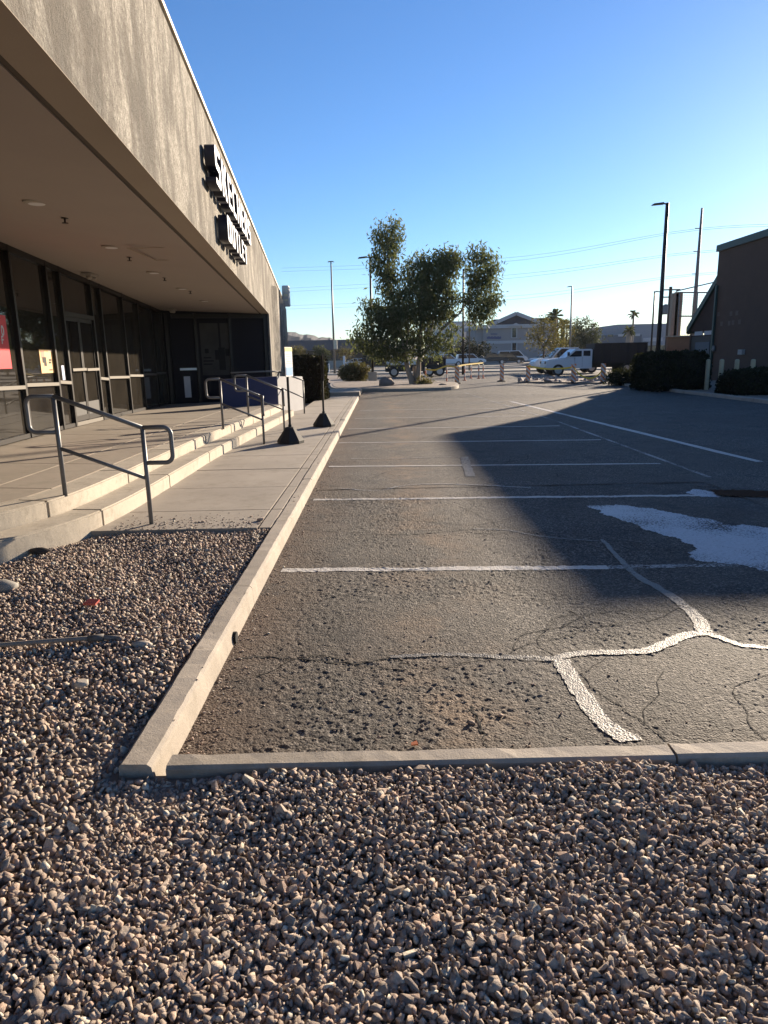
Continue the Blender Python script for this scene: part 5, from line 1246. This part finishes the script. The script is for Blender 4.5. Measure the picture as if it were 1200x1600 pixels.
oa = np_mesh('worn_asphalt', *NEAR_ASPHALT, M_asph, lot); oa.data.polygons.foreach_set('use_smooth', [True]*len(oa.data.polygons))
# ------------------------------------------------------------------ gravel beds
bed = setting('gravel_bed')
polyF = [(-1.06, -.6), (4.5, -.6), (4.5, 2.36), (-.89, 2.36), (-.89, 2.37), (-1.06, 2.37)]
polyL = [(-1.065, -.6), (-1.065, 6.17), (-2.66, 6.17)]+[(p.x+.03, p.y-.02) for p in reversed(P1) if p.y < 6.15]+[(-6.6, -.6)]
g = MB(); g.sheet([(-7, -1.0), (5, -1.0), (5, 2.40), (-.86, 2.40), (-1.0, 2.40), (-1.0, 6.19), (-7, 6.19)], .078)
M_bed = concrete('gravel_fines', (.20, .16, .125), .4, 200, .004, (.14, .11, .09)); build('bed_soil', g, M_bed, bed)
def lump(x, y): return .014*np.sin(x*2.1+.6)*np.cos(y*2.7)+.009*np.sin(x*5.3+y*4.1)+.006*np.sin(x*9.7-y*8.3)
def scatter(poly, cell, szm, zb_, sd):
    xs_ = [p[0] for p in poly]; ys_ = [p[1] for p in poly]
    gx, gy = np.meshgrid(np.arange(min(xs_), max(xs_), cell), np.arange(min(ys_), max(ys_), cell*.9)); P = np.stack([gx.ravel(), gy.ravel()], 1)
    P[:, 0] += (np.arange(len(P)) % 2)*.0; P += (rng.random(P.shape)-.5)*cell*1.1; P = P[inpoly(P, poly)]
    s = szm*np.exp(rng.normal(size=len(P))*sd); z = zb_+lump(P[:, 0], P[:, 1])+rng.random(len(P))*szm*.8
    return np.column_stack([P, z, s])
def cull(S): return S[(np.abs(S[:, 0]) < 1.1+.72*np.maximum(S[:, 1], 0)) & (S[:, 1] > .35)]
S = np.concatenate([cull(scatter(polyF, .0205, .0115, .084, .22)), cull(scatter(polyF, .0208, .0119, .096, .25)), cull(scatter(polyF, .075, .0150, .099, .12)), cull(scatter(polyF, .026, .0058, .103, .3)),
                    cull(scatter(polyL, .029, .0120, .086, .22)), cull(scatter(polyL, .028, .0122, .099, .24)), cull(scatter(polyL, .12, .0155, .101, .18))])
d2 = S[:, 0]**2+S[:, 1]**2+(CAM_H-S[:, 2])**2
# keep only those that can be in view for the largest-in-picture choice
hs = (S[:, 1] > 1.45) & (np.abs(S[:, 0]) < .40*(S[:, 1]*1.0+.9)) & (S[:, 2] > .09)
score = np.where(hs, S[:, 3]/np.sqrt(d2), 0); top = np.argsort(-score)[:300]; keep = np.ones(len(S), bool); keep[top] = False
for i in top: loose(random.choice(pm_), S[i, :3], S[i, 3], bed)
S = S[keep]; which = rng.integers(0, len(protoM), len(S)); VV = []; FF = []; base = 0
q = rng.normal(size=(len(S), 4)); q /= np.linalg.norm(q, axis=1)[:, None]; w_, x_, y_, z_ = q.T
RM = np.stack([1-2*(y_*y_+z_*z_), 2*(x_*y_-z_*w_), 2*(x_*z_+y_*w_), 2*(x_*y_+z_*w_), 1-2*(x_*x_+z_*z_), 2*(y_*z_-x_*w_), 2*(x_*z_-y_*w_), 2*(y_*z_+x_*w_), 1-2*(x_*x_+y_*y_)], 1).reshape(-1, 3, 3)
for k, (V, F) in enumerate(protoM):
    idx = np.where(which == k)[0]; P = np.einsum('nij,vj->nvi', RM[idx], V)*S[idx, 3][:, None, None]+S[idx, :3][:, None, :]
    VV.append(P.reshape(-1, 3)); FF.append((F[None]+(np.arange(len(idx))*len(V))[:, None, None]+base).reshape(-1, 3)); base += P.shape[0]*P.shape[1]
np_mesh('loose_gravel', np.concatenate(VV), np.concatenate(FF), M_stone, bed, kind='stuff')
print('stones', len(S), 'tris', sum(len(f) for f in FF))
# bits lying on the gravel
pp = [G(x, y, .132) for x, y in ((-60, 1014), (0, 1008), (60, 1003), (130, 998), (150, 996))]
ir = thing('irrigation_pipe', pp[2], 'grey plastic irrigation pipe with coupling lying on the left gravel', 'pipe')
M_pvc = simple('grey_pvc', (.20, .18, .16), .6)
mb = MB(); mb.tube(pp, .013, 10); build('pipe', mb, M_pvc, ir, smooth=True)
mb = MB(); mb.tube([G(138, 998, .132), G(162, 996, .132)], .02, 10); build('coupling', mb, simple('pvc_dark', (.11, .10, .09), .6), ir, smooth=True)
mb = MB(); mb.tube([G(160, 996, .132), G(185, 997, .112), G(206, 1003, .10)], [.015, .014, .006], 10); build('tail', mb, M_pvc, ir, smooth=True)
def cobble(px, py, s, seed, lab, m, sc=(1.3, 1, .7)):
    p = G(px, py, .13); V, F = hull(30, seed); V = V*np.array(sc)*s+np.array(p); np_mesh('cobble', V, F, m, label=lab, cat='stone')
cobble(6, 917, .085, 41, 'round grey cobble at the left edge of the gravel', simple('cobble_grey', (.26, .24, .21), .9, var=.2, ns=20, bs=80))
cobble(128, 1068, .032, 42, 'pale flat cobble in the left gravel below the pipe', simple('cobble_pale', (.40, .35, .29), .9, var=.2, ns=20, bs=80))
cobble(222, 1008, .045, 43, 'pale stone right of the pipe end', simple('cobble_pale', (.40, .35, .29), .9), (1.6, .8, .6))
cobble(62, 862, .07, 44, 'dark pit under the lowest step, stood in for by a stone shape', simple('pit_dark', (.05, .04, .035), .95), (1.5, .8, .5))  # added dark lump in place of the pit; its darkness is colour
p = G(141, 942, .14); mb = MB(); mb.prism([(p.x-.045, p.y-.01, p.z-.01), (p.x+.04, p.y-.02, p.z-.012), (p.x+.05, p.y+.03, p.z), (p.x-.02, p.y+.035, p.z)], [(p.x-.04, p.y-.01, p.z+.004), (p.x+.04, p.y-.02, p.z), (p.x+.05, p.y+.03, p.z+.014), (p.x-.02, p.y+.035, p.z+.016)])
build('litter_scrap', mb, simple('scrap_red', (.50, .10, .07), .6), label='small red scrap of litter on the left gravel', cat='litter')
p = G(648, 1163, .01); mb = MB(); mb.prism([(p.x-.015, p.y, .004), (p.x+.015, p.y, .004), (p.x+.01, p.y+.03, .004), (p.x-.015, p.y+.02, .004)], [(p.x-.015, p.y, .008), (p.x+.015, p.y, .012), (p.x+.01, p.y+.03, .011), (p.x-.015, p.y+.02, .007)])
build('dry_leaf', mb, simple('leaf_orange', (.42, .13, .05), .7), label='orange dry leaf against the front kerb', cat='leaf')

# grit washed against the kerb and in the worn hollows
def join_stones(name, S, par):
    S = np.array(S); which = rng.integers(0, len(protoM), len(S)); VV = []; FF = []; base = 0
    for k, (V, F) in enumerate(protoM):
        idx = np.where(which == k)[0]
        if not len(idx): continue
        P = V[None]*S[idx, 3][:, None, None]+S[idx, :3][:, None, :]; VV.append(P.reshape(-1, 3)); FF.append((F[None]+(np.arange(len(idx))*len(V))[:, None, None]+base).reshape(-1, 3)); base += P.shape[0]*P.shape[1]
    return np_mesh(name, np.concatenate(VV), np.concatenate(FF), M_stone, par, kind='stuff')
n = 5200; x = np.where(rng.random(n) < .5, -.9+np.abs(rng.normal(size=n))*.09, .1+rng.normal(size=n)*.75); y = 2.55+rng.random(n)**1.5*9
k_ = (x > -.9) & (x < 3.5); x, y = x[k_], y[k_]; sz = .0028*np.exp(rng.normal(size=len(x))*.45)
join_stones('loose_grit', np.column_stack([x, y, asph_z(x, y)*(y < NY1)+sz*.3, sz]), lot)
n = 260; y = 2.6+rng.random(n)**1.2*12; x = -.98+rng.normal(size=n)*.05; sz = .0022*np.exp(rng.normal(size=n)*.5); k_ = (x > -1.04) & (x < -.92)
join_stones('kerb_grit', np.column_stack([x, y, np.full(n, .131)+sz*.3, sz])[k_], lk)
n = 700; y = 6.21+np.abs(rng.normal(size=n))*.25; x = -2.55+rng.random(n)*1.4; sz = .004*np.exp(rng.normal(size=n)*.5)
join_stones('walk_grit', np.column_stack([x, y, np.full(n, .129)+sz*.3, sz]), walk)
# ------------------------------------------------------------------ air
hm = bpy.data.materials.new('haze'); hm.use_nodes = True; t = hm.node_tree; t.nodes.clear()
pv = t.nodes.new('ShaderNodeVolumePrincipled'); pv.inputs['Color'].default_value = (.86, .92, 1, 1); pv.inputs['Density'].default_value = .00011; pv.inputs['Anisotropy'].default_value = .1
ou = t.nodes.new('ShaderNodeOutputMaterial'); t.links.new(pv.outputs[0], ou.inputs['Volume'])
mb = MB(); mb.box(-1300, 1300, -200, 1500, -1.1, 48); hz = build('haze', mb, hm, kind='stuff')
